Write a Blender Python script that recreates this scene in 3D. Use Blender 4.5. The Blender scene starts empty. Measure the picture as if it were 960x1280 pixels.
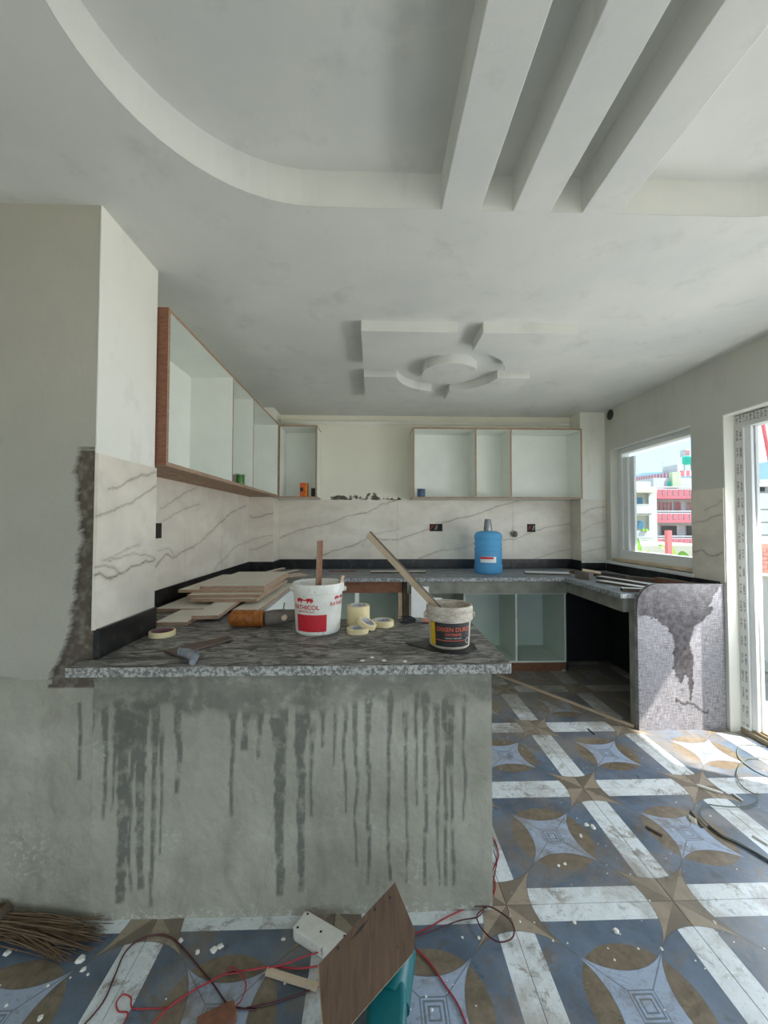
import bpy, bmesh, math, random
import numpy as np
from mathutils import Vector, Matrix, noise as mnoise
random.seed(7)
rng = np.random.default_rng(7)
scene = bpy.context.scene
COL = scene.collection
pi = math.pi

# ------------------------------------------------------------------ camera
FPX, YAW, PITCH, ROLL, EYE = 493.895, 0.02843, 0.02889, 0.001525, 1.3437
_cy, _sy, _cp, _sp, _cr, _sr = (math.cos(YAW), math.sin(YAW), math.cos(PITCH), math.sin(PITCH), math.cos(ROLL), math.sin(ROLL))
FWD = Vector((_sy * _cp, _cy * _cp, _sp))
_r0 = Vector((_cy, -_sy, 0.0)); _u0 = _r0.cross(FWD)
RIGHT = _r0 * _cr + _u0 * _sr
UP = -_r0 * _sr + _u0 * _cr
CAMPOS = Vector((0, 0, EYE))
cam = bpy.data.cameras.new('camera'); cam.sensor_fit = 'HORIZONTAL'; cam.sensor_width = 36.0
cam.lens = FPX / 960 * 36.0; cam.clip_start = 0.02; cam.clip_end = 3000
camo = bpy.data.objects.new('camera', cam); COL.objects.link(camo)
mw = Matrix((RIGHT, UP, -FWD)).transposed().to_4x4(); mw.translation = CAMPOS
camo.matrix_world = mw
scene.camera = camo

def at(u, v, axis, c):
    """point of the place seen at picture point (u, v) on the plane axis = c"""
    d = FWD * FPX + RIGHT * (u - 480) + UP * (640 - v)
    i = 'xyz'.index(axis)
    return CAMPOS + d * ((c - CAMPOS[i]) / d[i])

# ------------------------------------------------------------------ light
SKY, SUN = 2.0, 10.0
world = bpy.data.worlds.new('world'); scene.world = world; world.use_nodes = True
nt = world.node_tree; nt.nodes.clear()
def wn(t, **k):
    n = nt.nodes.new(t)
    for a, b in k.items(): setattr(n, a, b)
    return n
tc = wn('ShaderNodeTexCoord'); sep = wn('ShaderNodeSeparateXYZ'); nt.links.new(tc.outputs['Generated'], sep.inputs[0])
rmp = wn('ShaderNodeValToRGB'); nt.links.new(sep.outputs[2], rmp.inputs[0])
cr = rmp.color_ramp; cr.elements[0].position = 0.0; cr.elements[0].color = (0.42, 0.62, 0.78, 1)
cr.elements[1].position = 0.6; cr.elements[1].color = (0.26, 0.50, 0.80, 1)
mp = wn('ShaderNodeMapping'); mp.inputs['Scale'].default_value = (1, 1, 3.2); nt.links.new(tc.outputs['Generated'], mp.inputs[0])
nz = wn('ShaderNodeTexNoise'); nz.inputs['Scale'].default_value = 2.6; nz.inputs['Detail'].default_value = 6; nt.links.new(mp.outputs[0], nz.inputs['Vector'])
cl = wn('ShaderNodeValToRGB'); cl.color_ramp.elements[0].position = 0.47; cl.color_ramp.elements[1].position = 0.66; nt.links.new(nz.outputs['Fac'], cl.inputs[0])
mx = wn('ShaderNodeMix', data_type='RGBA'); nt.links.new(cl.outputs[0], mx.inputs[0]); nt.links.new(rmp.outputs[0], mx.inputs[6]); mx.inputs[7].default_value = (0.95, 0.97, 1.0, 1)
bg = wn('ShaderNodeBackground'); nt.links.new(mx.outputs[2], bg.inputs[0]); bg.inputs[1].default_value = SKY
wo = wn('ShaderNodeOutputWorld'); nt.links.new(bg.outputs[0], wo.inputs[0])

sun = bpy.data.lights.new('sun', 'SUN'); sun.energy = SUN; sun.angle = 0.012; sun.color = (1.0, 0.95, 0.87)
suno = bpy.data.objects.new('sun', sun); COL.objects.link(suno)
suno.rotation_euler = Vector((-1.0, 0.5, -1.53)).to_track_quat('-Z', 'Y').to_euler()
suno.location = (6, -3, 9)

# added unseen fill lamps set in the balcony door, balcony front and rear openings
def fill_lamp(name, loc, direction, w, h, power, col):
    l = bpy.data.lights.new(name, 'AREA'); l.shape = 'RECTANGLE'; l.size = w; l.size_y = h; l.energy = power; l.color = col
    o = bpy.data.objects.new(name, l); COL.objects.link(o); o.location = loc; o.rotation_euler = Vector(direction).to_track_quat('-Z', 'Z').to_euler()
fill_lamp('balcony_opening_fill', (2.47, -0.725, 1.15), (-1, 0, 0), 3.9, 2.25, 10, (1.0, 0.985, 0.95))
fill_lamp('door_fill', (2.475, 1.70, 1.06), (-1, 0, 0), 0.52, 1.95, 34, (0.95, 0.98, 1.0))
fill_lamp('rear_window_fill', (-0.15, -3.32, 1.32), (0, 1, 0), 4.0, 1.9, 6, (1.0, 0.99, 0.96))

vs = scene.view_settings
vs.view_transform = 'Standard'; vs.look = 'None'; vs.gamma = 1.0; vs.use_curve_mapping = False
vs.exposure = 0.34
scene.cycles.max_bounces = 12; scene.cycles.diffuse_bounces = 8; scene.cycles.transparent_max_bounces = 12

# ------------------------------------------------------------------ materials
def C(r, g, b):
    f = lambda c: (c / 255 / 12.92) if c / 255 <= 0.04045 else ((c / 255 + 0.055) / 1.055) ** 2.4
    return (f(r), f(g), f(b), 1.0)

class G:
    """small wrapper for building shader node graphs"""
    def __init__(s, name):
        s.m = bpy.data.materials.new(name); s.m.use_nodes = True
        s.t = s.m.node_tree; s.t.nodes.clear()
        s.out = s.t.nodes.new('ShaderNodeOutputMaterial')
        s._geo = s._tc = None
    def put(s, sock, v):
        if v is None: return
        if isinstance(v, bpy.types.NodeSocket): s.t.links.new(v, sock)
        elif isinstance(v, (int, float)) and sock.type in ('RGBA',): sock.default_value = (v, v, v, 1)
        elif isinstance(v, tuple) and sock.type == 'VECTOR': sock.default_value = v[:3]
        else: sock.default_value = v
    def math(s, op, a, b=None, c=None):
        n = s.t.nodes.new('ShaderNodeMath'); n.operation = op
        s.put(n.inputs[0], a); s.put(n.inputs[1], b); s.put(n.inputs[2], c)
        return n.outputs[0]
    def mix(s, f, a, b):
        n = s.t.nodes.new('ShaderNodeMix'); n.data_type = 'RGBA'
        s.put(n.inputs[0], f); s.put(n.inputs[6], a); s.put(n.inputs[7], b)
        return n.outputs[2]
    def pos(s):
        if not s._geo: s._geo = s.t.nodes.new('ShaderNodeNewGeometry')
        return s._geo.outputs['Position']
    def obj(s):
        if not s._tc: s._tc = s.t.nodes.new('ShaderNodeTexCoord')
        return s._tc.outputs['Object']
    def onormal(s):
        s.obj(); return s._tc.outputs['Normal']
    def sep(s, v):
        n = s.t.nodes.new('ShaderNodeSeparateXYZ'); s.put(n.inputs[0], v); return n.outputs
    def scale(s, v, sc):
        n = s.t.nodes.new('ShaderNodeMapping'); s.put(n.inputs[0], v); n.inputs['Scale'].default_value = sc; return n.outputs[0]
    def noise(s, v, sc, det=4, rough=0.55, dist=0.0):
        n = s.t.nodes.new('ShaderNodeTexNoise'); s.put(n.inputs['Vector'], v)
        n.inputs['Scale'].default_value = sc; n.inputs['Detail'].default_value = det
        n.inputs['Roughness'].default_value = rough; n.inputs['Distortion'].default_value = dist
        return n.outputs['Fac']
    def voro(s, v, sc):
        n = s.t.nodes.new('ShaderNodeTexVoronoi'); s.put(n.inputs['Vector'], v); n.inputs['Scale'].default_value = sc
        return n.outputs['Distance']
    def step(s, v, a, b):
        n = s.t.nodes.new('ShaderNodeMapRange'); n.clamp = True
        s.put(n.inputs[0], v); n.inputs[1].default_value = a; n.inputs[2].default_value = b
        return n.outputs[0]
    def attr(s, name):
        n = s.t.nodes.new('ShaderNodeAttribute'); n.attribute_name = name; return n.outputs['Fac']
    def rnd(s):
        n = s.t.nodes.new('ShaderNodeObjectInfo'); return n.outputs['Random']
    def done(s, color, rough=0.7, bump=None, bstr=0.3, bdist=0.01, metal=0.0, trans=0.0, spec=None, ior=None, emis=None):
        b = s.t.nodes.new('ShaderNodeBsdfPrincipled')
        s.put(b.inputs['Base Color'], color); s.put(b.inputs['Roughness'], rough); s.put(b.inputs['Metallic'], metal)
        if trans: b.inputs['Transmission Weight'].default_value = trans
        if spec is not None: b.inputs['Specular IOR Level'].default_value = spec
        if ior: b.inputs['IOR'].default_value = ior
        if bump is not None:
            n = s.t.nodes.new('ShaderNodeBump'); s.put(n.inputs['Height'], bump)
            n.inputs['Strength'].default_value = bstr; n.inputs['Distance'].default_value = bdist
            s.t.links.new(n.outputs[0], b.inputs['Normal'])
        s.t.links.new(b.outputs[0], s.out.inputs[0])
        return s.m

def plain(name, col, rough=0.6, var=0.12, sc=14, bump=0.0, metal=0.0, det=5, spec=None):
    g = G(name); n = g.noise(g.obj(), sc, det)
    dark = tuple(c * (1 - var) for c in col[:3]) + (1,); light = tuple(min(1, c * (1 + var)) for c in col[:3]) + (1,)
    return g.done(g.mix(g.step(n, 0.3, 0.7), dark, light), rough, n if bump else None, bump, 0.005, metal, spec=spec)

MAT = {}
# plastered, painted surfaces
def plaster(name, c0, c1, sc=1.6):
    g = G(name); p = g.pos()
    n = g.noise(p, sc, 5, 0.6); f = g.noise(p, 90, 3); k = g.noise(g.scale(p, (1, 1, 0.5)), 5, 6, 0.65)
    col = g.mix(g.step(n, 0.38, 0.66), c0, c1)
    col = g.mix(g.math('MULTIPLY', g.step(k, 0.56, 0.72), 0.25), col, C(150, 150, 142))
    return g.done(col, 0.85, g.math('ADD', g.math('MULTIPLY', f, 0.35), k), 0.12, 0.01)
MAT['ceiling'] = plaster('white_ceiling_paint', C(218, 218, 212), C(206, 207, 203))
MAT['plaster'] = plaster('cream_wall_putty', C(234, 233, 224), C(227, 226, 216))
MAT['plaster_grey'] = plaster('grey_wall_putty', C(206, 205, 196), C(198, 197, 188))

g = G('wall_with_smudges')      # back wall: dark adhesive smudges just above the tile edge
p = g.pos(); x, y, z = g.sep(p)
n = g.noise(p, 1.5, 5); sm = g.noise(g.scale(p, (1, 1, 1.6)), 16, 5, 0.6); big = g.noise(p, 7, 2)
band = g.math('MULTIPLY', g.step(z, 1.70, 1.60), g.math('MULTIPLY', g.step(x, -0.50, -0.40), g.step(x, 0.40, 0.30)))
mask = g.math('MULTIPLY', g.step(g.math('ADD', g.math('MULTIPLY', sm, 0.6), g.math('ADD', g.math('MULTIPLY', big, 0.5), g.math('MULTIPLY', band, 0.28))), 0.78, 0.84), g.step(band, 0.05, 0.4))
MAT['wall_back'] = g.done(g.mix(mask, g.mix(g.step(n, 0.35, 0.65), C(230, 227, 210), C(222, 219, 203)), C(84, 82, 72)), 0.85, g.noise(p, 60, 3), 0.1)

# raw cement with wet streaks and torn plaster (masks are float attributes painted on the mesh)
g = G('raw_cement'); p = g.pos()
n = g.noise(p, 2.2, 6, 0.62); f = g.noise(p, 38, 5, 0.7); sc_ = g.noise(g.scale(p, (1, 1, 0.35)), 9, 5, 0.6, 0.6)
cem = g.mix(g.step(n, 0.35, 0.68), C(152, 150, 136), C(184, 181, 166))
cem = g.mix(g.math('MULTIPLY', g.step(sc_, 0.5, 0.72), 0.35), cem, C(112, 108, 92))
cem = g.mix(g.math('MULTIPLY', g.step(f, 0.62, 0.76), 0.30), cem, C(188, 188, 180))
wet = g.math('MULTIPLY', g.attr('wet'), g.step(g.noise(p, 22, 4), 0.24, 0.5))
cem = g.mix(g.math('MULTIPLY', wet, 0.72), cem, C(62, 64, 60))
dust = g.math('MULTIPLY', g.attr('dust'), g.step(g.noise(p, 55, 4, 0.7), 0.52, 0.62))
cem = g.mix(dust, cem, C(206, 206, 200))
put = g.mix(g.step(g.noise(p, 1.7, 5), 0.36, 0.66), C(176, 173, 160), C(164, 162, 150))
cem2 = g.mix(g.attr('torn'), cem, C(84, 74, 62))
col = g.mix(g.attr('coat'), cem2, put)
MAT['cement'] = g.done(col, g.math('SUBTRACT', 0.9, g.math('MULTIPLY', wet, 0.25)), g.math('ADD', f, g.math('MULTIPLY', n, 0.6)), 0.35, 0.012)
MAT['concrete'] = plain('rough_concrete', C(132, 132, 122), 0.9, 0.3, 9, 0.5)

# polished marble-look wall tile, veins from a painted attribute
g = G('beige_marble_tile'); p = g.pos()
n = g.noise(g.scale(p, (1, 1, 1.7)), 2.4, 5, 0.6, 0.8); f = g.noise(p, 14, 5)
col = g.mix(g.step(n, 0.35, 0.7), C(226, 219, 205), C(205, 196, 182))
col = g.mix(g.math('MULTIPLY', g.step(f, 0.5, 0.75), 0.3), col, C(190, 180, 165))
col = g.mix(g.math('MULTIPLY', g.attr('vein'), 0.85), col, C(96, 78, 64))
sme = g.noise(g.scale(p, (6, 6, 0.8)), 3.2, 4)
MAT['wall_tile'] = g.done(col, g.math('ADD', 0.22, g.math('MULTIPLY', sme, 0.25)), None)

# dark granite worktop: dusty polished top, pale speckled sawn edge
def granite(name, top0, top1, edge0, edge1, rough=0.42):
    g = G(name); p = g.pos(); nz_ = g.sep(g.onormal())[2]
    s1 = g.noise(g.scale(p, (2.2, 5.5, 4)), 4.2, 8, 0.70, 1.6); s2 = g.noise(p, 120, 3); d = g.noise(p, 5, 6, 0.65)
    top = g.mix(g.step(s1, 0.42, 0.62), top0, top1)
    top = g.mix(g.math('MULTIPLY', g.step(d, 0.55, 0.75), 0.30), top, C(150, 146, 140))
    top = g.mix(g.step(g.noise(p, 34, 3), 0.72, 0.76), top, C(215, 215, 210))
    e = g.noise(p, 92, 4, 0.7); edge = g.mix(g.step(e, 0.42, 0.60), edge0, edge1)
    col = g.mix(g.step(g.math('ABSOLUTE', nz_), 0.4, 0.6), edge, top)
    return g.done(col, g.math('ADD', rough, g.math('MULTIPLY', d, 0.35)), s2, 0.05)
MAT['granite'] = granite('dark_grey_granite', C(64, 63, 61), C(160, 156, 151), C(104, 104, 101), C(182, 182, 177))
MAT['granite_back'] = granite('dusty_grey_granite', C(116, 120, 124), C(158, 162, 166), C(90, 92, 92), C(176, 180, 182))
g = G('black_granite_skirting'); p = g.pos(); d = g.noise(g.scale(p, (1, 1, 0.5)), 16, 6, 0.7)
MAT['black_granite'] = g.done(g.mix(g.step(d, 0.52, 0.72), C(26, 26, 27), C(70, 70, 70)), 0.3, None)
g = G('scratched_granite_panel'); p = g.pos()
a = g.noise(g.scale(p, (2, 1, 22)), 9, 5, 0.7); b = g.noise(g.scale(p, (22, 1, 2)), 9, 5, 0.7); c = g.noise(p, 4, 5)
dry = g.mix(g.step(g.math('ADD', a, b), 0.86, 1.14), C(104, 102, 108), C(172, 168, 170))
dry = g.mix(g.math('MULTIPLY', g.step(c, 0.45, 0.68), 0.4), dry, C(150, 150, 160))
wetc = g.mix(g.step(g.math('ADD', a, g.math('MULTIPLY', b, 0.4)), 0.66, 0.86), C(42, 37, 39), C(74, 67, 69))
MAT['granite_panel'] = g.done(g.mix(g.attr('wet'), dry, wetc), 0.5, g.math('ADD', a, b), 0.05)

# printed floor tiles: circles of stripe/lens between brown stars and pale blue diamonds
X0, Y0, TS = 1.0735, 2.0189, 0.6
g = G('printed_floor_tile'); p = g.pos(); x, y, z = g.sep(p)
P_ = g.math('FRACT', g.math('DIVIDE', g.math('SUBTRACT', x, X0 - 60), TS)); Q_ = g.math('FRACT', g.math('DIVIDE', g.math('SUBTRACT', y, Y0 - 60), TS))
A_ = g.math('MINIMUM', P_, g.math('SUBTRACT', 1.0, P_)); B_ = g.math('MINIMUM', Q_, g.math('SUBTRACT', 1.0, Q_))
m_ = g.math('MAXIMUM', A_, B_); n_ = g.math('MINIMUM', A_, B_)
sq = lambda v: g.math('MULTIPLY', v, v)
m5 = sq(g.math('SUBTRACT', m_, 0.5))
circ = g.math('LESS_THAN', g.math('ADD', m5, sq(n_)), 0.124)
lens = g.math('LESS_THAN', g.math('ADD', m5, sq(g.math('SUBTRACT', n_, 0.525))), 0.090)
stripe = g.math('LESS_THAN', n_, 0.102)
starm = g.math('LESS_THAN', g.math('ADD', A_, B_), 0.5)
par = g.math('MODULO', g.math('ADD', g.math('GREATER_THAN', A_, B_), g.math('ADD', g.math('LESS_THAN', P_, 0.5), g.math('LESS_THAN', Q_, 0.5))), 2.0)
dc = g.math('MAXIMUM', g.math('SUBTRACT', 0.5, A_), g.math('SUBTRACT', 0.5, B_))
def ring(a, b): return g.math('MULTIPLY', g.math('GREATER_THAN', dc, a), g.math('LESS_THAN', dc, b))
rings = g.math('MAXIMUM', ring(0.022, 0.030), g.math('MAXIMUM', ring(0.042, 0.051), ring(0.060, 0.066)))
diag = g.math('MULTIPLY', g.math('LESS_THAN', g.math('ABSOLUTE', g.math('SUBTRACT', A_, B_)), 0.004), g.math('GREATER_THAN', dc, 0.066))
fine = g.noise(p, 30, 5, 0.65); mid = g.noise(p, 6, 5, 0.6)
white = g.mix(g.step(fine, 0.3, 0.7), C(205, 213, 216), C(222, 228, 230))
navy = g.mix(g.step(mid, 0.35, 0.7), C(80, 93, 108), C(112, 127, 145))
brown = g.mix(g.step(fine, 0.3, 0.7), C(96, 86, 72), C(134, 121, 102))
star = g.mix(par, C(116, 106, 93), C(154, 142, 124))
dia = g.mix(g.math('MAXIMUM', rings, diag), C(158, 172, 192), C(112, 122, 134))
cc = g.mix(stripe, g.mix(lens, navy, brown), white)
rest = g.mix(starm, dia, star)
col = g.mix(circ, rest, cc)
# dirt: dust film, brown grime towards the cupboards, dark scuffs and white paint specks
grime = g.math('ADD', g.noise(p, 3.1, 6, 0.66, 0.5), g.math('MULTIPLY', g.step(y, 2.2, 3.1), 0.22))
col = g.mix(g.math('MULTIPLY', g.step(grime, 0.50, 0.70), 0.70), col, C(146, 135, 120))
dk = g.noise(p, 11, 6, 0.7, 0.4)
col = g.mix(g.math('MULTIPLY', g.step(dk, 0.57, 0.68), 0.5), col, C(84, 74, 62))
smear = g.noise(g.scale(p, (1, 1, 1)), 1.9, 7, 0.72, 1.2)
col = g.mix(g.math('MULTIPLY', g.step(smear, 0.54, 0.62), 0.5), col, C(122, 110, 94))
clod = g.math('MULTIPLY', g.step(g.noise(p, 13, 8, 0.78, 0.6), 0.53, 0.60), g.step(g.noise(p, 2.7, 3), 0.47, 0.58))
col = g.mix(g.math('MULTIPLY', clod, 0.7), col, C(112, 98, 80))
scr = g.noise(p, 75, 4, 0.75)
col = g.mix(g.math('MULTIPLY', g.step(scr, 0.56, 0.66), 0.35), col, C(96, 90, 80))
spk = g.math('MULTIPLY', g.math('LESS_THAN', g.voro(p, 23), 0.06), g.math('GREATER_THAN', mid, 0.46))
col = g.mix(spk, col, C(236, 236, 232))
ol = g.math('LESS_THAN', g.math('ABSOLUTE', g.math('SUBTRACT', g.math('ADD', m5, sq(n_)), 0.124)), 0.0022)
col = g.mix(g.math('MULTIPLY', ol, 0.45), col, C(70, 72, 74))
joint = g.math('LESS_THAN', n_, 0.0022)
col = g.mix(g.math('MULTIPLY', joint, 0.3), col, C(90, 90, 86))
MAT['floor'] = g.done(col, g.math('ADD', 0.12, g.math('MULTIPLY', grime, 0.42)), None)

MAT['lam_white'] = plain('pale_green_laminate', C(227, 230, 223), 0.45, 0.04, 5)
MAT['lam_top'] = plain('cream_laminate', C(226, 220, 207), 0.5, 0.06, 6)
g = G('plywood_edge'); p = g.pos(); n = g.noise(g.scale(p, (3, 3, 26)), 8, 5, 0.7)
MAT['ply_edge'] = g.done(g.mix(g.step(n, 0.3, 0.7), C(130, 102, 82), C(186, 158, 134)), 0.8, n, 0.2)
g = G('red_brown_board'); p = g.pos(); n = g.noise(g.scale(p, (4, 4, 20)), 5, 6, 0.7)
MAT['brown_board'] = g.done(g.mix(g.step(n, 0.3, 0.7), C(104, 66, 46), C(146, 100, 76)), 0.75, n, 0.15)
g = G('plywood_face'); p = g.obj(); n = g.noise(g.scale(p, (30, 3, 3)), 3, 6, 0.65, 0.6); k = g.noise(p, 24, 4)
MAT['plywood'] = g.done(g.mix(g.step(k, 0.68, 0.74), g.mix(g.step(n, 0.3, 0.7), C(70, 52, 38), C(96, 74, 54)), C(70, 52, 36)), 0.8, n, 0.15)
MAT['ply_pale'] = plain('pale_plywood_edge', C(196, 170, 138), 0.8, 0.15, 30)
MAT['wood_dark'] = plain('dusty_dark_timber', C(92, 80, 68), 0.85, 0.3, 10)
MAT['wood_pale'] = plain('pale_timber', C(206, 186, 160), 0.75, 0.15, 10)
MAT['white_board'] = plain('white_board', C(226, 228, 226), 0.5, 0.05, 6)
MAT['upvc'] = plain('white_upvc', C(232, 234, 234), 0.35, 0.03, 6)
g = G('printed_protective_film'); p = g.pos(); x, y, z = g.sep(p)
row = g.math('LESS_THAN', g.math('FRACT', g.math('MULTIPLY', z, 9.0)), 0.62)
lines = g.math('MULTIPLY', g.math('GREATER_THAN', g.math('FRACT', g.math('MULTIPLY', g.math('ADD', y, 0.004), 42.0)), 0.42), row)
let = g.math('MULTIPLY', lines, g.step(g.noise(g.scale(p, (1, 25, 90)), 1.6, 2), 0.44, 0.50))
MAT['film'] = g.done(g.mix(g.math('MULTIPLY', let, 0.7), C(206, 206, 202), C(92, 88, 88)), 0.3, None)
g = G('window_glass'); t = g.t.nodes.new('ShaderNodeBsdfTransparent'); t.inputs[0].default_value = (0.97, 0.985, 0.98, 1)
gl = g.t.nodes.new('ShaderNodeBsdfGlossy'); gl.inputs['Roughness'].default_value = 0.0
fr = g.t.nodes.new('ShaderNodeLayerWeight'); fr.inputs[0].default_value = 0.5; ms = g.t.nodes.new('ShaderNodeMixShader')
fac_ = g.math('ADD', 0.04, g.math('MULTIPLY', g.math('POWER', fr.outputs['Facing'], 5.0), 0.8))
g.t.links.new(fac_, ms.inputs[0]); g.t.links.new(t.outputs[0], ms.inputs[1]); g.t.links.new(gl.outputs[0], ms.inputs[2]); g.t.links.new(ms.outputs[0], g.out.inputs[0])
MAT['glass'] = g.m
MAT['track'] = plain('dusty_door_track', C(156, 142, 118), 0.6, 0.2, 12)
MAT['black'] = plain('black_plastic', C(24, 24, 26), 0.45, 0.2, 20)
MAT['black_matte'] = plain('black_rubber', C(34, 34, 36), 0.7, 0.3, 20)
g = G('smeared_white_plastic'); p = g.obj(); n = g.noise(p, 26, 5, 0.6); k = g.noise(g.scale(p, (1, 1, 0.5)), 60, 4, 0.7)
MAT['bucket_white'] = g.done(g.mix(g.math('MULTIPLY', g.step(k, 0.60, 0.66), g.step(n, 0.45, 0.6)), g.mix(g.step(n, 0.3, 0.7), C(216, 214, 204), C(232, 231, 224)), C(150, 142, 128)), 0.4, n, 0.05)
g = G('putty_crusted_plastic'); p = g.obj(); n = g.noise(g.scale(p, (1, 1, 3)), 22, 6, 0.7)
MAT['crust'] = g.done(g.mix(g.step(n, 0.32, 0.68), C(156, 142, 124), C(216, 208, 196)), 0.8, n, 0.8, 0.01)
g = G('scuffed_red_label'); p = g.obj(); n = g.noise(p, 40, 5, 0.7)
MAT['label_red'] = g.done(g.mix(g.step(n, 0.6, 0.72), C(196, 34, 48), C(216, 120, 120)), 0.45)
MAT['letter_red'] = plain('red_ink', C(190, 32, 48), 0.5, 0.1, 30)
MAT['letter_orange'] = plain('orange_ink', C(196, 92, 66), 0.5, 0.2, 40)
MAT['letter_white'] = plain('pale_ink', C(170, 168, 162), 0.5, 0.2, 40)
g = G('scuffed_black_label'); p = g.obj(); n = g.noise(p, 34, 5, 0.7)
MAT['label_black'] = g.done(g.mix(g.step(n, 0.60, 0.70), C(38, 38, 40), C(104, 102, 98)), 0.5)
MAT['label_yellow'] = plain('yellow_label', C(214, 172, 26), 0.5, 0.12, 30)
MAT['tape'] = plain('cream_masking_tape', C(226, 210, 164), 0.6, 0.08, 18)
MAT['card'] = plain('cardboard_core', C(120, 88, 92), 0.8, 0.35, 40)
MAT['core_white'] = plain('pale_tape_core', C(196, 196, 204), 0.7, 0.3, 60)
MAT['steel'] = plain('dull_steel', C(150, 152, 152), 0.4, 0.2, 30, metal=0.8)
MAT['orange'] = plain('grimy_orange_plastic', C(150, 88, 30), 0.5, 0.45, 40, 0.2)
MAT['tool_grey'] = plain('dusty_grey_casting', C(112, 104, 96), 0.7, 0.25, 24, 0.3)
MAT['teal'] = plain('teal_plastic', C(10, 98, 104), 0.4, 0.12, 16)
MAT['grey_wrap'] = plain('grey_tape_wrap', C(128, 134, 142), 0.6, 0.25, 40, 0.5)
MAT['rust_blade'] = plain('brown_stained_blade', C(92, 76, 64), 0.6, 0.25, 22)
MAT['pink'] = plain('salmon_handle', C(206, 122, 104), 0.5, 0.15, 20)
MAT['red_wire'] = plain('red_wire', C(168, 42, 52), 0.45, 0.2, 8)
MAT['dark_wire'] = plain('dark_red_wire', C(78, 28, 32), 0.45, 0.2, 8)
MAT['green_wire'] = plain('grey_green_wire', C(96, 108, 100), 0.45, 0.2, 8)
MAT['stone'] = plain('grey_rubble', C(170, 164, 152), 0.9, 0.3, 30, 0.5)
MAT['chip'] = plain('white_plaster_chip', C(226, 224, 216), 0.9, 0.1, 40, 0.4)
MAT['straw'] = plain('brown_broom_straw', C(104, 84, 62), 0.8, 0.35, 30)
g = G('blue_bottle_plastic')
b_ = g.t.nodes.new('ShaderNodeBsdfPrincipled'); b_.inputs['Base Color'].default_value = C(112, 190, 238); b_.inputs['Roughness'].default_value = 0.18
b_.inputs['Transmission Weight'].default_value = 0.45; b_.inputs['IOR'].default_value = 1.2; g.t.links.new(b_.outputs[0], g.out.inputs[0]); MAT['bottle'] = g.m
MAT['can_green'] = plain('green_tin', C(60, 116, 44), 0.35, 0.3, 40)
MAT['can_blue'] = plain('blue_tin', C(60, 84, 116), 0.35, 0.45, 45)
MAT['box_orange'] = plain('orange_carton', C(206, 92, 26), 0.6, 0.3, 40)
MAT['red'] = plain('red_paint', C(216, 110, 112), 0.5, 0.1, 10)
MAT['wire_box'] = plain('dark_socket_recess', C(40, 26, 24), 0.7, 0.4, 60)
# outdoors
MAT['b_white'] = plain('white_house_paint', C(178, 180, 180), 0.8, 0.05, 0.6)
MAT['b_cream'] = plain('cream_house_paint', C(178, 178, 164), 0.8, 0.05, 0.6)
MAT['b_pink'] = plain('pink_house_paint', C(176, 98, 110), 0.8, 0.08, 0.6)
MAT['b_blue'] = plain('blue_shutter', C(58, 112, 142), 0.6, 0.1, 1)
MAT['b_dark'] = plain('dark_opening', C(46, 40, 40), 0.5, 0.4, 1.5)
MAT['b_curtain'] = plain('brown_curtained_pane', C(150, 118, 112), 0.4, 0.3, 2)
MAT['b_teal'] = plain('green_tank', C(30, 176, 150), 0.5, 0.08, 1)
MAT['b_grey'] = plain('grey_render', C(166, 174, 170), 0.9, 0.15, 0.8)
MAT['b_brick'] = plain('red_brick', C(176, 124, 110), 0.9, 0.2, 3)
MAT['b_green'] = plain('pale_green_paint', C(172, 196, 156), 0.8, 0.1, 1)
MAT['leaf'] = plain('banana_leaf', C(120, 166, 60), 0.5, 0.25, 6)
MAT['ground'] = plain('dusty_ground', C(160, 154, 138), 0.9, 0.2, 0.2)
MAT['hill'] = plain('hazy_hill', C(160, 184, 202), 1.0, 0.08, 0.01)  # distance haze is mixed into the base colour
MAT['balcony'] = plain('balcony_stone', C(150, 150, 144), 0.7, 0.2, 6)

# ------------------------------------------------------------------ mesh helpers
def tag(o, label=None, cat=None, group=None, kind=None):
    if label: o['label'] = label
    if cat: o['category'] = cat
    if group: o['group'] = group
    if kind: o['kind'] = kind
    return o
def empty(name, loc, label=None, cat=None, group=None, rz=0.0, kind=None):
    o = bpy.data.objects.new(name, None); COL.objects.link(o); o.empty_display_size = 0.05
    o.location = loc; o.rotation_euler = (0, 0, rz)
    return tag(o, label, cat, group, kind)

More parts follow.
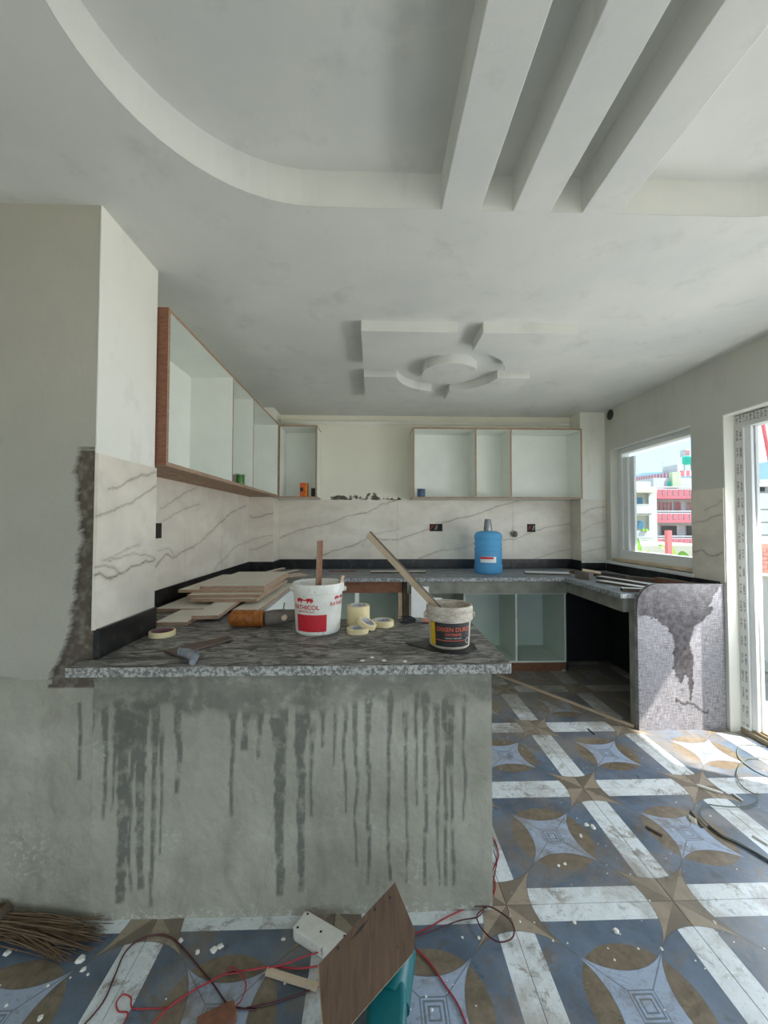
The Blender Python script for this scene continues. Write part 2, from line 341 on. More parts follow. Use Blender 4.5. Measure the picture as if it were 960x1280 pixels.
class MB:
    """collects shapes, builds them as one mesh object"""
    def __init__(s): s.v = []; s.f = []; s.mi = []
    def add(s, v, f, m=0):
        k = len(s.v); s.v += [tuple(a) for a in v]
        for i, q in enumerate(f):
            s.f.append(tuple(a + k for a in q)); s.mi.append(m[i] if isinstance(m, list) else m)
        return s
    def box(s, lo, hi, m=0, edge=None):
        x0, y0, z0 = lo; x1, y1, z1 = hi
        v = [(x0, y0, z0), (x1, y0, z0), (x1, y1, z0), (x0, y1, z0), (x0, y0, z1), (x1, y0, z1), (x1, y1, z1), (x0, y1, z1)]
        f = [(0, 3, 2, 1), (4, 5, 6, 7), (0, 1, 5, 4), (2, 3, 7, 6), (1, 2, 6, 5), (3, 0, 4, 7)]
        ax = [2, 2, 1, 1, 0, 0]
        if edge is not None:
            d = [abs(x1 - x0), abs(y1 - y0), abs(z1 - z0)]; t = d.index(min(d))
            m = [m if a == t else edge for a in ax]
        return s.add(v, f, m)
    def prism(s, poly, z0, z1, m=0, side=None, plane='xy'):
        n = len(poly); side = m if side is None else side
        def p3(a, b, c): return {'xy': (a, b, c), 'xz': (a, c, b), 'yz': (c, a, b)}[plane]
        v = [p3(a, b, z0) for a, b in poly] + [p3(a, b, z1) for a, b in poly]
        area = sum(poly[i][0] * poly[(i + 1) % n][1] - poly[(i + 1) % n][0] * poly[i][1] for i in range(n))
        flip = (area < 0) != (plane == 'xz')
        f = [tuple(range(n))[::-1], tuple(range(n, 2 * n))] + [(i, (i + 1) % n, (i + 1) % n + n, i + n) for i in range(n)]
        if flip: f = [q[::-1] for q in f]
        return s.add(v, f, [m, m] + [side] * n)
    def lathe(s, prof, n=32, c=(0, 0, 0), m=0, cap=True):
        """prof: list of (radius, z)"""
        k = len(prof); v = []; f = []; mm = []
        for r, z in prof:
            for i in range(n):
                a = 2 * pi * i / n; v.append((c[0] + r * math.cos(a), c[1] + r * math.sin(a), c[2] + z))
        for j in range(k - 1):
            for i in range(n):
                f.append((j * n + i, j * n + (i + 1) % n, (j + 1) * n + (i + 1) % n, (j + 1) * n + i))
        if cap:
            f.append(tuple(range(n))[::-1]); f.append(tuple(range((k - 1) * n, k * n)))
        return s.add(v, f, m)
    def tube(s, pts, r, n=8, m=0, cap=True):
        pts = [Vector(p) for p in pts]; k = len(pts); v = []; f = []
        rr = r if isinstance(r, (list, tuple)) else [r] * k
        up = Vector((0, 0, 1)); 
        for j, p in enumerate(pts):
            d = (pts[min(j + 1, k - 1)] - pts[max(j - 1, 0)]).normalized()
            a = d.cross(up)
            if a.length < 1e-3: a = d.cross(Vector((1, 0, 0)))
            a.normalize(); b = a.cross(d)
            for i in range(n):
                t = 2 * pi * i / n; v.append(p + (a * math.cos(t) + b * math.sin(t)) * rr[j])
        for j in range(k - 1):
            for i in range(n): f.append((j * n + i, j * n + (i + 1) % n, (j + 1) * n + (i + 1) % n, (j + 1) * n + i))
        if cap: f.append(tuple(range(n))[::-1]); f.append(tuple(range((k - 1) * n, k * n)))
        return s.add(v, f, m)
    def xf(s, mat):
        s.v = [tuple(mat @ Vector(a)) for a in s.v]; return s
    def build(s, name, mats, parent=None, loc=None, rot=None, smooth=False, bevel=0.0, seg=2):
        """world-space vertices; made relative to the parent's origin (or to loc)"""
        off = Vector((0, 0, 0))
        if parent is not None and loc is None: off = org(parent)
        me = bpy.data.meshes.new(name)
        me.from_pydata([tuple(Vector(a) - off) for a in s.v], [], s.f)
        mats = mats if isinstance(mats, (list, tuple)) else [mats]
        for q in mats: me.materials.append(MAT[q] if isinstance(q, str) else q)
        me.polygons.foreach_set('material_index', s.mi)
        if smooth: me.polygons.foreach_set('use_smooth', [True] * len(s.f))
        me.update()
        o = bpy.data.objects.new(name, me); COL.objects.link(o)
        if parent is not None: o.parent = parent
        if loc is not None: o.location = loc
        if rot is not None: o.rotation_euler = rot
        if bevel:
            b = o.modifiers.new('bevel', 'BEVEL'); b.width = bevel; b.segments = seg; b.limit_method = 'ANGLE'
        if smooth:
            try: me.set_sharp_from_angle(angle=0.6)
            except Exception: pass
        return o
def org(o):
    p = Vector((0, 0, 0))
    while o is not None: p += o.location; o = o.parent
    return p
def struct(name, mb, mats, parent=None, **k):
    o = mb.build(name, mats, parent, **k)
    if parent is None: o['kind'] = 'structure'
    return o

def seg_dist(X, Z, pts):
    d = np.full(X.shape, 9.0)
    for (a, b), (c, e) in zip(pts[:-1], pts[1:]):
        vx, vz = c - a, e - b; L = vx * vx + vz * vz + 1e-12
        t = np.clip(((X - a) * vx + (Z - b) * vz) / L, 0, 1)
        d = np.minimum(d, np.hypot(X - a - t * vx, Z - b - t * vz))
    return d
def in_poly(X, Z, poly):
    r = np.zeros(X.shape, bool); n = len(poly)
    for i in range(n):
        (x0, z0), (x1, z1) = poly[i], poly[(i + 1) % n]
        c = ((z0 > Z) != (z1 > Z)) & (X < (x1 - x0) * (Z - z0) / (z1 - z0 + 1e-12) + x0)
        r ^= c
    return r
def vnoise(X, Z, sc, seed=0):
    """cheap smooth value noise on arrays"""
    r = np.random.default_rng(seed); T = r.random((64, 64))
    x = X * sc + 1000; z = Z * sc + 1000; xi = np.floor(x).astype(int); zi = np.floor(z).astype(int)
    fx = x - xi; fz = z - zi; fx = fx * fx * (3 - 2 * fx); fz = fz * fz * (3 - 2 * fz)
    t = lambda a, b: T[a % 64, b % 64]
    return (t(xi, zi) * (1 - fx) * (1 - fz) + t(xi + 1, zi) * fx * (1 - fz) + t(xi, zi + 1) * (1 - fx) * fz + t(xi + 1, zi + 1) * fx * fz)
def fbm(X, Z, sc, seed=0, o=4):
    return sum(vnoise(X, Z, sc * 2 ** i, seed + i) * 0.5 ** i for i in range(o)) / (2 - 0.5 ** (o - 1))
def grid_faces(nx, nz):
    i, j = np.meshgrid(np.arange(nx - 1), np.arange(nz - 1), indexing='ij'); a = (i * nz + j).ravel()
    return np.stack([a, a + nz, a + nz + 1, a + 1], 1)
def sheet(a0, a1, b0, b1, step):
    na = max(2, int((a1 - a0) / step) + 1); nb = max(2, int((b1 - b0) / step) + 1)
    A, B = np.meshgrid(np.linspace(a0, a1, na), np.linspace(b0, b1, nb), indexing='ij')
    return A, B, grid_faces(na, nb)
def slab(name, A, B, faces, plane, c, th, mats, attrs, parent=None, disp=None):
    """painted front sheet on plane (x, y or z = c facing the room), closed with a back and sides of thickness th"""
    n = A.size; a = A.ravel(); b = B.ravel(); cc = np.full(n, c) + (0 if disp is None else disp.ravel())
    mk = {'y': lambda a, b, c: np.stack([a, c, b], 1), 'x': lambda a, b, c: np.stack([c, a, b], 1), 'z': lambda a, b, c: np.stack([a, b, c], 1)}[plane]
    V = mk(a, b, cc); F = faces.copy()
    na, nb = A.shape
    ring = [i * nb for i in range(na)] + [(na - 1) * nb + j for j in range(1, nb)] + [i * nb + nb - 1 for i in range(na - 2, -1, -1)] + [j for j in range(nb - 2, 0, -1)]
    R = V[ring].copy(); R[:, {'x': 0, 'y': 1, 'z': 2}[plane]] = c + th
    k = len(ring); V = np.vstack([V, R]); fl = [tuple(q) for q in F.tolist()]
    fl += [(ring[i], n + i, n + (i + 1) % k, ring[(i + 1) % k]) for i in range(k)]
    fl.append(tuple(range(n, n + k)))
    mb = MB(); mb.v = [tuple(q) for q in V.tolist()]; mb.f = fl; mb.mi = [0] * len(fl)
    o = mb.build(name, mats, parent)
    bm = bmesh.new(); bm.from_mesh(o.data); bmesh.ops.recalc_face_normals(bm, faces=bm.faces); bm.to_mesh(o.data); bm.free()
    for nm, arr in attrs.items():
        at_ = o.data.attributes.new(nm, 'FLOAT', 'POINT')
        at_.data.foreach_set('value', np.concatenate([arr.ravel(), np.zeros(k) + (arr.ravel()[ring] if nm == 'coat' else 0)]).astype(np.float32))
    return o

# ================================================================== the setting
ZC = 2.459                    # false ceiling
XP, YP0, YP1 = -0.947, 1.384, 1.747       # pier by the peninsula
XL, YB, XR = -1.185, 4.069, 2.320         # kitchen left wall, back wall, window wall
X2, Y2 = -0.947, 3.80                      # corner pier at the back left
XR2, YR2 = 2.062, 3.860                    # corner pier at the back right
ZT, ZS, ZK = 1.585, 0.977, 0.8794          # tile top, skirting top, worktop top
YW = 1.402                                 # cement face of peninsula and pier
XW = 0.4207

# ---- floor: base, then one object per printed tile
fl = struct('floor', MB().box((-3.1, -3.3, -0.14), (2.50, 4.25, -0.011)), 'concrete')
rear = MB().box((-3.1, -3.3, -0.011), (2.50, Y0 - 6 * TS, 0.0)).build('rear_floor_area', 'floor', fl)
gap = 0.0004
tile_me = None
for i in range(-8, 4):
    for j in range(-6, 5):
        x0, y0 = X0 + (i - 0) * TS, Y0 + j * TS
        if x0 < -3.1 - TS or x0 > 2.5: continue
        if y0 > 1.5 and x0 + TS < -1.2: continue
        xa, xb = max(x0, -3.1), min(x0 + TS, 2.50); ya, yb = y0, min(y0 + TS, 4.24)
        if xb - xa < 0.02 or yb - ya < 0.02: continue
        full = abs(xb - xa - TS) < 1e-6 and abs(yb - ya - TS) < 1e-6
        if full and tile_me:
            o = bpy.data.objects.new('floor_tile', tile_me); COL.objects.link(o); o.parent = fl; o.location = (x0, y0, 0)
        else:
            w, d = xb - xa, yb - ya; e = 0.0012
            v = [(gap, gap, -0.011), (w - gap, gap, -0.011), (w - gap, d - gap, -0.011), (gap, d - gap, -0.011),
                 (gap, gap, -e), (w - gap, gap, -e), (w - gap, d - gap, -e), (gap, d - gap, -e),
                 (gap + e, gap + e, 0), (w - gap - e, gap + e, 0), (w - gap - e, d - gap - e, 0), (gap + e, d - gap - e, 0)]
            f = [(8, 9, 10, 11)] + [(k, (k + 1) % 4, (k + 1) % 4 + 4, k + 4) for k in range(4)] + [(k + 4, (k + 1) % 4 + 4, (k + 1) % 4 + 8, k + 8) for k in range(4)]
            mb = MB().add(v, f); o = mb.build('floor_tile', 'floor', fl, loc=(xa, ya, 0))
            if full: tile_me = o.data

# ---- ceiling with a stadium-shaped recess, three beams and a square medallion
def stadium(cx0, cx1, cyy, r, n=28):
    pts = [(cx0 + r * math.cos(pi / 2 + pi * i / n), cyy + r * math.sin(pi / 2 + pi * i / n)) for i in range(n + 1)]
    pts += [(cx1 + r * math.cos(-pi / 2 + pi * i / n), cyy + r * math.sin(-pi / 2 + pi * i / n)) for i in range(n + 1)]
    return pts
SC0, SC1, SCY, SR = -0.20, 1.334, 0.862, 0.505
st = stadium(SC0, SC1, SCY, SR)
mb = MB()
xa, xb, ya, yb = -3.1, 2.5, -3.3, 4.25
def ceil_quad(x0, y0, x1, y1): mb.box((x0, y0, ZC), (x1, y1, ZC + 0.012))
ceil_quad(xa, SCY + SR, xb, yb); ceil_quad(xa, ya, xb, SCY - SR); ceil_quad(xa, SCY - SR, SC0 - SR, SCY + SR); ceil_quad(SC1 + SR, SCY - SR, xb, SCY + SR)
def corner(cx, sgnx):
    n = 14
    for sy_ in (1, -1):
        for i in range(n):
            a0, a1 = pi / 2 * i / n, pi / 2 * (i + 1) / n
            p0 = (cx + sgnx * SR * math.cos(a0), SCY + sy_ * SR * math.sin(a0)); p1 = (cx + sgnx * SR * math.cos(a1), SCY + sy_ * SR * math.sin(a1))
            k = (cx + sgnx * SR, SCY + sy_ * SR)
            tri = [k, p0, p1]; mb.prism(tri, ZC, ZC + 0.012)
corner(SC0, -1); corner(SC1, 1)
n = len(st)
st = stadium(SC0, SC1, SCY, SR - 0.0015)
v = [(x, y, ZC) for x, y in st] + [(x, y, ZC + 0.13) for x, y in st]
mb.add(v, [(i, (i + 1) % n, (i + 1) % n + n, i + n) for i in range(n)])
mb.box((xa, ya, ZC + 0.13), (xb, yb, ZC + 0.30))
ceil = struct('ceiling', mb, 'ceiling')
for x0, x1 in ((0.241, 0.382), (0.497, 0.634), (0.747, 0.884)):
    MB().box((x0, SCY - SR - 0.002, ZC), (x1, SCY + SR + 0.002, ZC + 0.135)).build('ceiling_beam', 'ceiling', ceil, bevel=0.003)
MCX, MCY, MH, MC, MR = 0.537, 2.745, 0.603, 0.073, 0.375
for sx in (1, -1):
    for sy_ in (1, -1):
        a0 = math.asin(MC / MR); a1 = pi / 2 - a0; arc = [a0 + (a1 - a0) * i / 12 for i in range(13)]
        poly = [(MC, MH), (MH, MH), (MH, MC)] + [(MR * math.cos(a), MR * math.sin(a)) for a in arc]
        poly = [(MCX + sx * px, MCY + sy_ * py) for px, py in poly]
        MB().prism(poly, ZC - 0.06, ZC + 0.001).build('medallion_block', 'ceiling', ceil)
MB().lathe([(0.19, -0.062), (0.19, 0.0)], 48, (MCX, MCY, ZC + 0.001)).build('medallion_disc', 'ceiling', ceil)

# ---- walls
def painted_front(name, x0, x1, z0, z1, yface, th, fn, step=0.006, parent=None, mats='cement'):
    A, B, F = sheet(x0, x1, z0, z1, step); at_, disp = fn(A, B)
    return slab(name, A, B, F, 'y', yface, th, mats, at_, parent, disp)

# near-left pier: putty coat above bare cement, coat torn away along the tiled arris
torn_px = [(104, 552), (98, 562), (93, 590), (94, 620), (99, 640), (99, 680), (95, 700), (96, 720), (90, 740), (88, 770), (84, 790), (76, 815), (66, 840), (60, 850)]
torn_w = [at(u, v, 'y', YP0) for u, v in torn_px]; tz = np.array([q.z for q in torn_w])[::-1]; tx = np.array([q.x for q in torn_w])[::-1]
def pier_fn(X, Z):
    edge = np.interp(Z, tz, tx) + (fbm(X, Z, 26, 3) - 0.5) * 0.03 + (fbm(X, Z, 90, 5) - 0.5) * 0.02
    line = np.interp(X, [-1.30, -1.23, -1.19, -1.00, -0.9], [0.828, 0.822, 0.812, 0.806, 0.806]) + (fbm(X, Z, 14, 9) - 0.5) * 0.012
    coat = (Z > line).astype(float)
    t_ = ((X > edge) & (Z < 1.605) & (Z > line))
    coat[t_] = 0
    torn = np.where((X > edge - 0.004) & (Z < 1.60) & (Z > 0.78), 0.95, 0.0) * np.clip(0.45 + fbm(X, Z, 60, 11), 0, 1)
    dust = 0.5 * np.exp(-((X + 1.18) / 0.12) ** 2 - ((Z - 0.23) / 0.1) ** 2)
    wet = 0.35 * np.clip(fbm(X, Z, 5, 21) * 2.2 - 1.2, 0, 1) * (Z < 0.8)
    dr = [at(u, v, 'y', YW) for u, v in ((99, 880), (101, 915), (99, 945), (99, 973))]
    wet = np.maximum(wet, np.clip(1.6 - seg_dist(X, Z, [(q.x, q.z) for q in dr]) / 0.005, 0, 1))
    return dict(coat=coat, torn=torn, dust=dust, wet=wet), np.where(coat > 0.5, YP0 - YW, (fbm(X, Z, 30, 31) - 0.5) * 0.006)
wnl = struct('wall_near_left', MB().box((-3.1, YW + 0.012, 0), (-0.957, YP1, ZC + 0.02)).box((-3.1, YP0, 0), (-1.602, YW + 0.02, ZC + 0.02), 0), 'plaster')
painted_front('front_face', -1.60, -0.957, 0.0, ZC + 0.01, YW, 0.02, pier_fn, 0.0062, wnl)

# peninsula wall with water streaks
c1 = lambda X, Y: at(0.354 * X, 820 + 0.354 * Y, 'y', YW)
c2 = lambda X, Y: at(300 + 0.375 * X, 820 + 0.375 * Y, 'y', YW)
drips = [(c1, 318, 190, 645, 14), (c1, 372, 190, 585, 15), (c1, 405, 260, 555, 9), (c1, 438, 170, 880, 38), (c1, 470, 240, 840, 13), (c1, 506, 170, 830, 30),
         (c1, 546, 170, 890, 16), (c1, 572, 300, 705, 9), (c1, 632, 170, 490, 18), (c1, 823, 210, 570, 13), (c1, 917, 250, 370, 8), (c1, 860, 230, 340, 12),
         (c2, 135, 190, 805, 32), (c2, 205, 190, 790, 26), (c2, 240, 250, 540, 11), (c2, 277, 200, 310, 9), (c2, 313, 180, 375, 9), (c2, 348, 190, 530, 9),
         (c2, 387, 170, 705, 10), (c2, 428, 150, 770, 13), (c2, 498, 120, 755, 11), (c2, 551, 150, 760, 11), (c2, 588, 130, 505, 8), (c2, 618, 130, 770, 14),
         (c2, 660, 180, 770, 10), (c2, 685, 150, 770, 13), (c2, 706, 170, 770, 13), (c2, 748, 130, 555, 9), (c2, 66, 200, 340, 10), (c2, 20, 200, 320, 14)]
def pen_fn(X, Z):
    wet = np.zeros(X.shape)
    for k, (fn, px, a, b, w) in enumerate(drips):
        p0, p1 = fn(px, a), fn(px, b); sc = 0.354 if fn is c1 else 0.375
        hw = w * sc * YW / FPX * 0.5
        cx = p0.x + (vnoise(X * 0 + k, Z, 9, 50 + k) - 0.5) * 0.012
        t = (p0.z - Z) / (p0.z - p1.z)
        wv = hw * np.clip(1.25 - 0.55 * t, 0.5, 2.2) * (1 + 0.5 * (vnoise(X * 0 + k, Z, 40, 90 + k) - 0.5)) + hw * 0.9 * np.clip(0.25 - t, 0, 1) * 3
        m = np.clip((wv - np.abs(X - cx)) / 0.0035 + 0.5, 0, 1) * np.clip((Z - p1.z) / 0.01, 0, 1) * np.clip((p0.z + 0.05 - Z) / 0.05, 0, 1)
        wet = np.maximum(wet, m * 0.9)
    depth = 0.075 + 0.13 * fbm(X, Z * 0.25, 5, 71) + 0.05 * fbm(X, Z, 24, 72)
    band = np.clip((Z - (0.847 - depth)) / 0.03, 0, 1) * np.clip(0.25 + fbm(X, Z * 2, 9, 74) * 1.1, 0, 1)
    wet = np.maximum(wet, band * 0.75)
    dust = np.clip(fbm(X, Z, 7, 61) * 2 - 1.25, 0, 1) + 0.8 * np.exp(-(Z / 0.03) ** 2)
    return dict(wet=wet, dust=np.clip(dust, 0, 1), torn=wet * 0, coat=wet * 0), (fbm(X, Z, 18, 81) - 0.5) * 0.006
wpen = struct('wall_peninsula', MB().box((-0.956, YW + 0.012, 0), (XW - 0.001, 1.56, 0.845)), 'concrete')
painted_front('front_face', -0.9565, XW, 0.0, 0.846, YW, 0.02, pen_fn, 0.006, wpen)

def holed_wall(axis_lo, axis_hi, xa, xb, ztop, holes, mb):
    """wall along y between xa and xb; holes: (y0, y1, z0, z1)"""
    ys = sorted({axis_lo, axis_hi, *[h[0] for h in holes], *[h[1] for h in holes]})
    for a, b in zip(ys[:-1], ys[1:]):
        hs = sorted([h for h in holes if h[0] <= a + 1e-6 and h[1] >= b - 1e-6], key=lambda h: h[2]); z = 0.0
        for h in hs:
            if h[2] > z: mb.box((xa, a, z), (xb, b, h[2]))
            z = h[3]
        if z < ztop: mb.box((xa, a, z), (xb, b, ztop))
WIN = (2.805, 3.785, 0.985, 2.068); DOOR = (1.42, 2.537, 0.0, 2.066); BAL = (-2.7, 1.15, 0.0, 2.30)  # door's unseen near half is widened to let in more light
mb = MB(); holed_wall(-3.3, 4.25, XR, 2.50, ZC + 0.02, [WIN, DOOR, BAL], mb)
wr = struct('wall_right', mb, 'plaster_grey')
struct('wall_back', MB().box((-1.35, YB, 0), (XR, 4.25, ZC + 0.02)), 'wall_back')
wl = struct('wall_left', MB().box((-1.35, YP1 - 0.002, 0), (XL, YB, ZC + 0.02)).box((-3.25, -3.3, 0), (-3.1, YP1, ZC + 0.02)), 'plaster')
wpb = struct('wall_corner_left', MB().box((XL - 0.002, Y2 + 0.008, 0), (X2 - 0.008, YB + 0.01, ZC + 0.01)), 'plaster')
wpr = struct('wall_corner_right', MB().box((XR2 + 0.008, YR2 + 0.008, 0), (XR + 0.002, YB + 0.01, ZC + 0.01)), 'plaster')
mb = MB().box((-3.25, -3.45, 0), (-2.2, -3.3, ZC + 0.02)).box((1.9, -3.45, 0), (2.5, -3.3, ZC + 0.02)).box((-2.2, -3.45, 2.3), (1.9, -3.3, ZC + 0.02)).box((-2.2, -3.45, 0), (1.9, -3.3, 0.35))
struct('wall_rear', mb, 'plaster')
# pale plaster on the pier's kitchen side
MB().box((-0.958, YP0, ZT), (-0.953, YP1, ZC + 0.005)).build('putty_coat', 'plaster', wnl)
MB().box((XR - 0.004, 2.70, ZC - 0.03), (XR, 2.701, ZC)).build('putty_ridge', 'plaster_grey', wr)

# ---- wall tiles, each a piece of its own, veins painted as a float attribute
def veins(px_list, axis, c):
    out = []
    for w, pts in px_list:
        q = [at(u, v, axis, c) for u, v in pts]; out.append((w, [((p.x if axis == 'y' else p.y), p.z) for p in q]))
    return out
def crop(ox, oy, s, pts): return [(ox + s * a, oy + s * b) for a, b in pts]
V_pier = veins([
    (1.0, crop(90, 550, .25, [(180, 250), (235, 235), (290, 195), (340, 178), (420, 165)])), (0.8, crop(90, 550, .25, [(110, 382), (160, 372), (230, 340), (310, 305), (400, 240), (425, 225)])),
    (1.1, [(110.6, 724), (123.7, 718), (132, 722.5), (140.6, 723.4), (152, 717), (165, 708), (180, 703), (196, 699)]), (0.7, [(108, 709), (120, 710), (131, 706.5), (140, 709), (148, 717)]),
    (0.5, crop(90, 550, .25, [(150, 605), (220, 570), (290, 540), (340, 520)])), (0.6, crop(90, 550, .25, [(180, 600), (260, 580), (330, 570), (385, 580), (425, 590)]))], 'x', XP)
V_left = veins([
    (1.1, crop(90, 550, .25, [(400, 660), (445, 600), (470, 570), (505, 590), (540, 570), (580, 545), (605, 535), (640, 510), (700, 455), (740, 415), (800, 360), (870, 330)])),
    (0.7, crop(90, 550, .25, [(430, 550), (465, 545), (490, 548), (515, 585)])), (0.7, crop(90, 550, .25, [(440, 345), (480, 320), (530, 290), (560, 265), (600, 250), (700, 200)])),
    (0.6, crop(90, 550, .25, [(440, 410), (480, 390), (560, 345), (640, 320)])), (0.8, crop(90, 550, .25, [(690, 690), (730, 620), (780, 580), (800, 550), (830, 525), (890, 508)]))], 'x', XL + 0.008)
V_p2 = veins([(0.9, [(309, 643), (316, 647), (323, 647), (332, 643), (345, 641)]), (0.7, [(309, 687), (322, 686), (345, 675)]), (0.5, [(309, 676), (325, 672), (342, 668)])], 'y', Y2)
V_back = veins([
    (1.0, crop(340, 620, .41667, [(10, 130), (25, 125), (90, 100), (160, 85), (230, 60), (290, 48), (330, 25), (375, 12)])),
    (1.0, crop(340, 620, .41667, [(130, 188), (180, 165), (240, 150), (290, 125), (340, 132), (380, 130), (410, 120), (470, 100), (500, 85), (560, 65), (600, 60), (680, 30), (740, 15)])),
    (0.8, crop(340, 620, .41667, [(440, 188), (500, 165), (560, 158), (590, 150), (610, 138), (650, 130)])), (0.8, crop(340, 620, .41667, [(670, 134), (690, 132), (730, 130), (780, 108), (830, 92), (900, 82)])),
    (0.6, crop(340, 620, .41667, [(790, 188), (850, 168), (900, 158)])), (0.5, crop(340, 620, .41667, [(270, 150), (300, 115), (330, 110), (380, 100)]))], 'y', YB - 0.008)
V_p3 = veins([(0.8, crop(690, 500, .1875, [(190, 760), (260, 725), (340, 712), (380, 705)])), (0.6, crop(690, 500, .1875, [(190, 880), (260, 830), (380, 800)])), (0.6, crop(690, 660, .1875, [(190, 90), (280, 60), (380, 55)])), (0.5, crop(690, 660, .1875, [(190, 170), (300, 140), (380, 125)]))], 'y', YR2)
V_pier2 = veins([(1.0, crop(720, 490, .25, [(580, 800), (630, 790), (660, 815), (700, 820), (735, 803)])), (0.7, crop(720, 490, .25, [(580, 655), (650, 640), (730, 608)])), (0.5, crop(720, 490, .25, [(640, 590), (690, 570), (730, 540)]))], 'x', XR - 0.008)
def wall_tile(parent, axis, c, a0, a1, z0, z1, th, V, step=0.0065, inward=1):
    g_ = 0.0008
    A, B, F = sheet(a0 + g_, a1 - g_, z0 + g_, z1 - g_, step)
    wob = (fbm(A, B, 22, 41) - 0.5) * 0.018; wob2 = (fbm(A, B, 22, 43) - 0.5) * 0.018
    vein = np.zeros(A.shape)
    for w, pts in V:
        d = seg_dist(A + wob, B + wob2, pts); n_ = 0.35 + 0.9 * fbm(A, B, 9, 45)
        vein = np.maximum(vein, np.clip(1.35 - d / 0.0042, 0, 1) * w * n_); vein = np.maximum(vein, 0.10 * w * np.exp(-(d / 0.02) ** 2))
    return slab('wall_tile', A, B, F, axis, c, th, 'wall_tile', dict(vein=np.clip(vein, 0, 1)), parent)
wall_tile(wnl, 'x', XP, YP0, YP1 + 0.008, ZS, ZT, -0.011, V_pier)
for a, b in ((YP1 + 0.008, 2.52), (2.52, 3.12), (3.12, Y2)): wall_tile(wl, 'x', XL + 0.008, a, b, ZS, ZT + 0.012, -0.009, V_left)
wall_tile(wpb, 'y', Y2, XL + 0.008, X2, ZS, ZT, 0.009, V_p2)
wall_tile(wpb, 'x', X2, Y2, YB - 0.008, ZS, ZT, -0.009, V_p2)
wb = bpy.data.objects['wall_back']
for a, b in ((X2, 0.252), (0.252, 1.452), (1.452, XR2)): wall_tile(wb, 'y', YB - 0.008, a, b, ZS, ZT, 0.009, V_back)
wall_tile(wpr, 'y', YR2, XR2, XR - 0.008, ZS, ZT, 0.009, V_p3)
wall_tile(wpr, 'x', XR2, YR2, YB - 0.008, ZS, ZT, 0.009, [])
wall_tile(wr, 'x', XR - 0.008, DOOR[1] + 0.002, WIN[0] - 0.002, 0.96, ZT, 0.009, V_pier2)

# ---- black granite upstand behind the worktops
def upstand(name, pieces): struct(name, [MB().box(*q) for q in pieces][0] if len(pieces) == 1 else (lambda m: [m.box(*q) for q in pieces] and m)(MB()), 'black_granite')
upstand('baseboard_pier', [((XP - 0.010, YP0 + 0.01, ZK), (XP + 0.012, YP1 + 0.004, ZS + 0.003))])
upstand('baseboard_left', [((XL - 0.001, YP1 + 0.01, ZK), (XL + 0.010, Y2 - 0.001, ZS))])
upstand('baseboard_corner_left', [((XL + 0.010, Y2 - 0.002, ZK), (X2, Y2 + 0.010, ZS)), ((X2 - 0.01, Y2 + 0.004, ZK), (X2 + 0.002, YB - 0.009, ZS))])
upstand('baseboard_back', [((X2 + 0.002, YB - 0.011, ZK), (XR2 - 0.002, YB + 0.001, ZS))])
upstand('baseboard_corner_right', [((XR2 - 0.003, YR2 - 0.002, ZK), (XR - 0.012, YR2 + 0.010, ZS - 0.02)), ((XR2 - 0.002, YR2 + 0.010, ZK), (XR2 + 0.010, YB - 0.012, ZS))])
# black tiles under the window sill
for a, b in ((2.585, 2.80), (2.803, 3.30), (3.303, 3.855)):
    t_ = MB().box((XR - 0.010, a, ZK), (XR + 0.001, b, 0.957)).build('sill_tile', 'black_granite', wr)
struct('trim_1', MB().prism([(YB, 2.36), (YB - 0.018, 2.37), (YB - 0.03, 2.39), (YB - 0.02, 2.405), (YB, 2.41)], X2 + 0.0, XR2, plane='yz'), 'plaster')

# ---- window
wt = empty('window_1', (2.42, 3.29, 0.985), kind='structure')
y0, y1, z0, z1 = WIN
def frame_rect(mb, xa, xb, y0, y1, z0, z1, w):
    mb.box((xa, y0, z0), (xb, y0 + w, z1)); mb.box((xa, y1 - w, z0), (xb, y1, z1)); mb.box((xa, y0 + w, z0), (xb, y1 - w, z0 + w)); mb.box((xa, y0 + w, z1 - w), (xb, y1 - w, z1))
m = MB(); frame_rect(m, 2.40, 2.48, y0, y1, z0 + 0.055, z1, 0.05); m.build('window_frame', 'upvc', wt, bevel=0.003)
m = MB(); m.box((2.39, y0, z0 + 0.005), (2.49, y1, z0 + 0.055)); m.build('window_sill', 'upvc', wt, bevel=0.004)
m = MB(); m.box((2.325, y0 + 0.001, z0 + 0.005), (2.395, y1 - 0.001, z0 + 0.028)); m.build('sill_board', 'wood_pale', wt, bevel=0.003)
m = MB(); m.box((2.30, y0 - 0.01, 0.957), (2.40, y1 + 0.065, 0.985)); m.build('ledge', 'white_board', wt, bevel=0.004)
m = MB(); m.box((2.415, y1 - 0.115, z0 + 0.10), (2.438, y1 - 0.045, z1 - 0.085)); m.box((2.444, y1 - 0.165, z0 + 0.10), (2.466, y1 - 0.095, z1 - 0.085)); m.build('sash_stile', 'upvc', wt, bevel=0.002)
m = MB(); m.box((2.452, y0 + 0.04, z0 + 0.09), (2.456, y1 - 0.10, z1 - 0.08)); m.build('pane', 'glass', wt)
m = MB(); m.box((XR + 0.0005, y0 + 0.001, z1 - 0.014), (XR + 0.012, y1 - 0.001, z1 - 0.0005)); m.build('head_bead', 'white_board', wt)

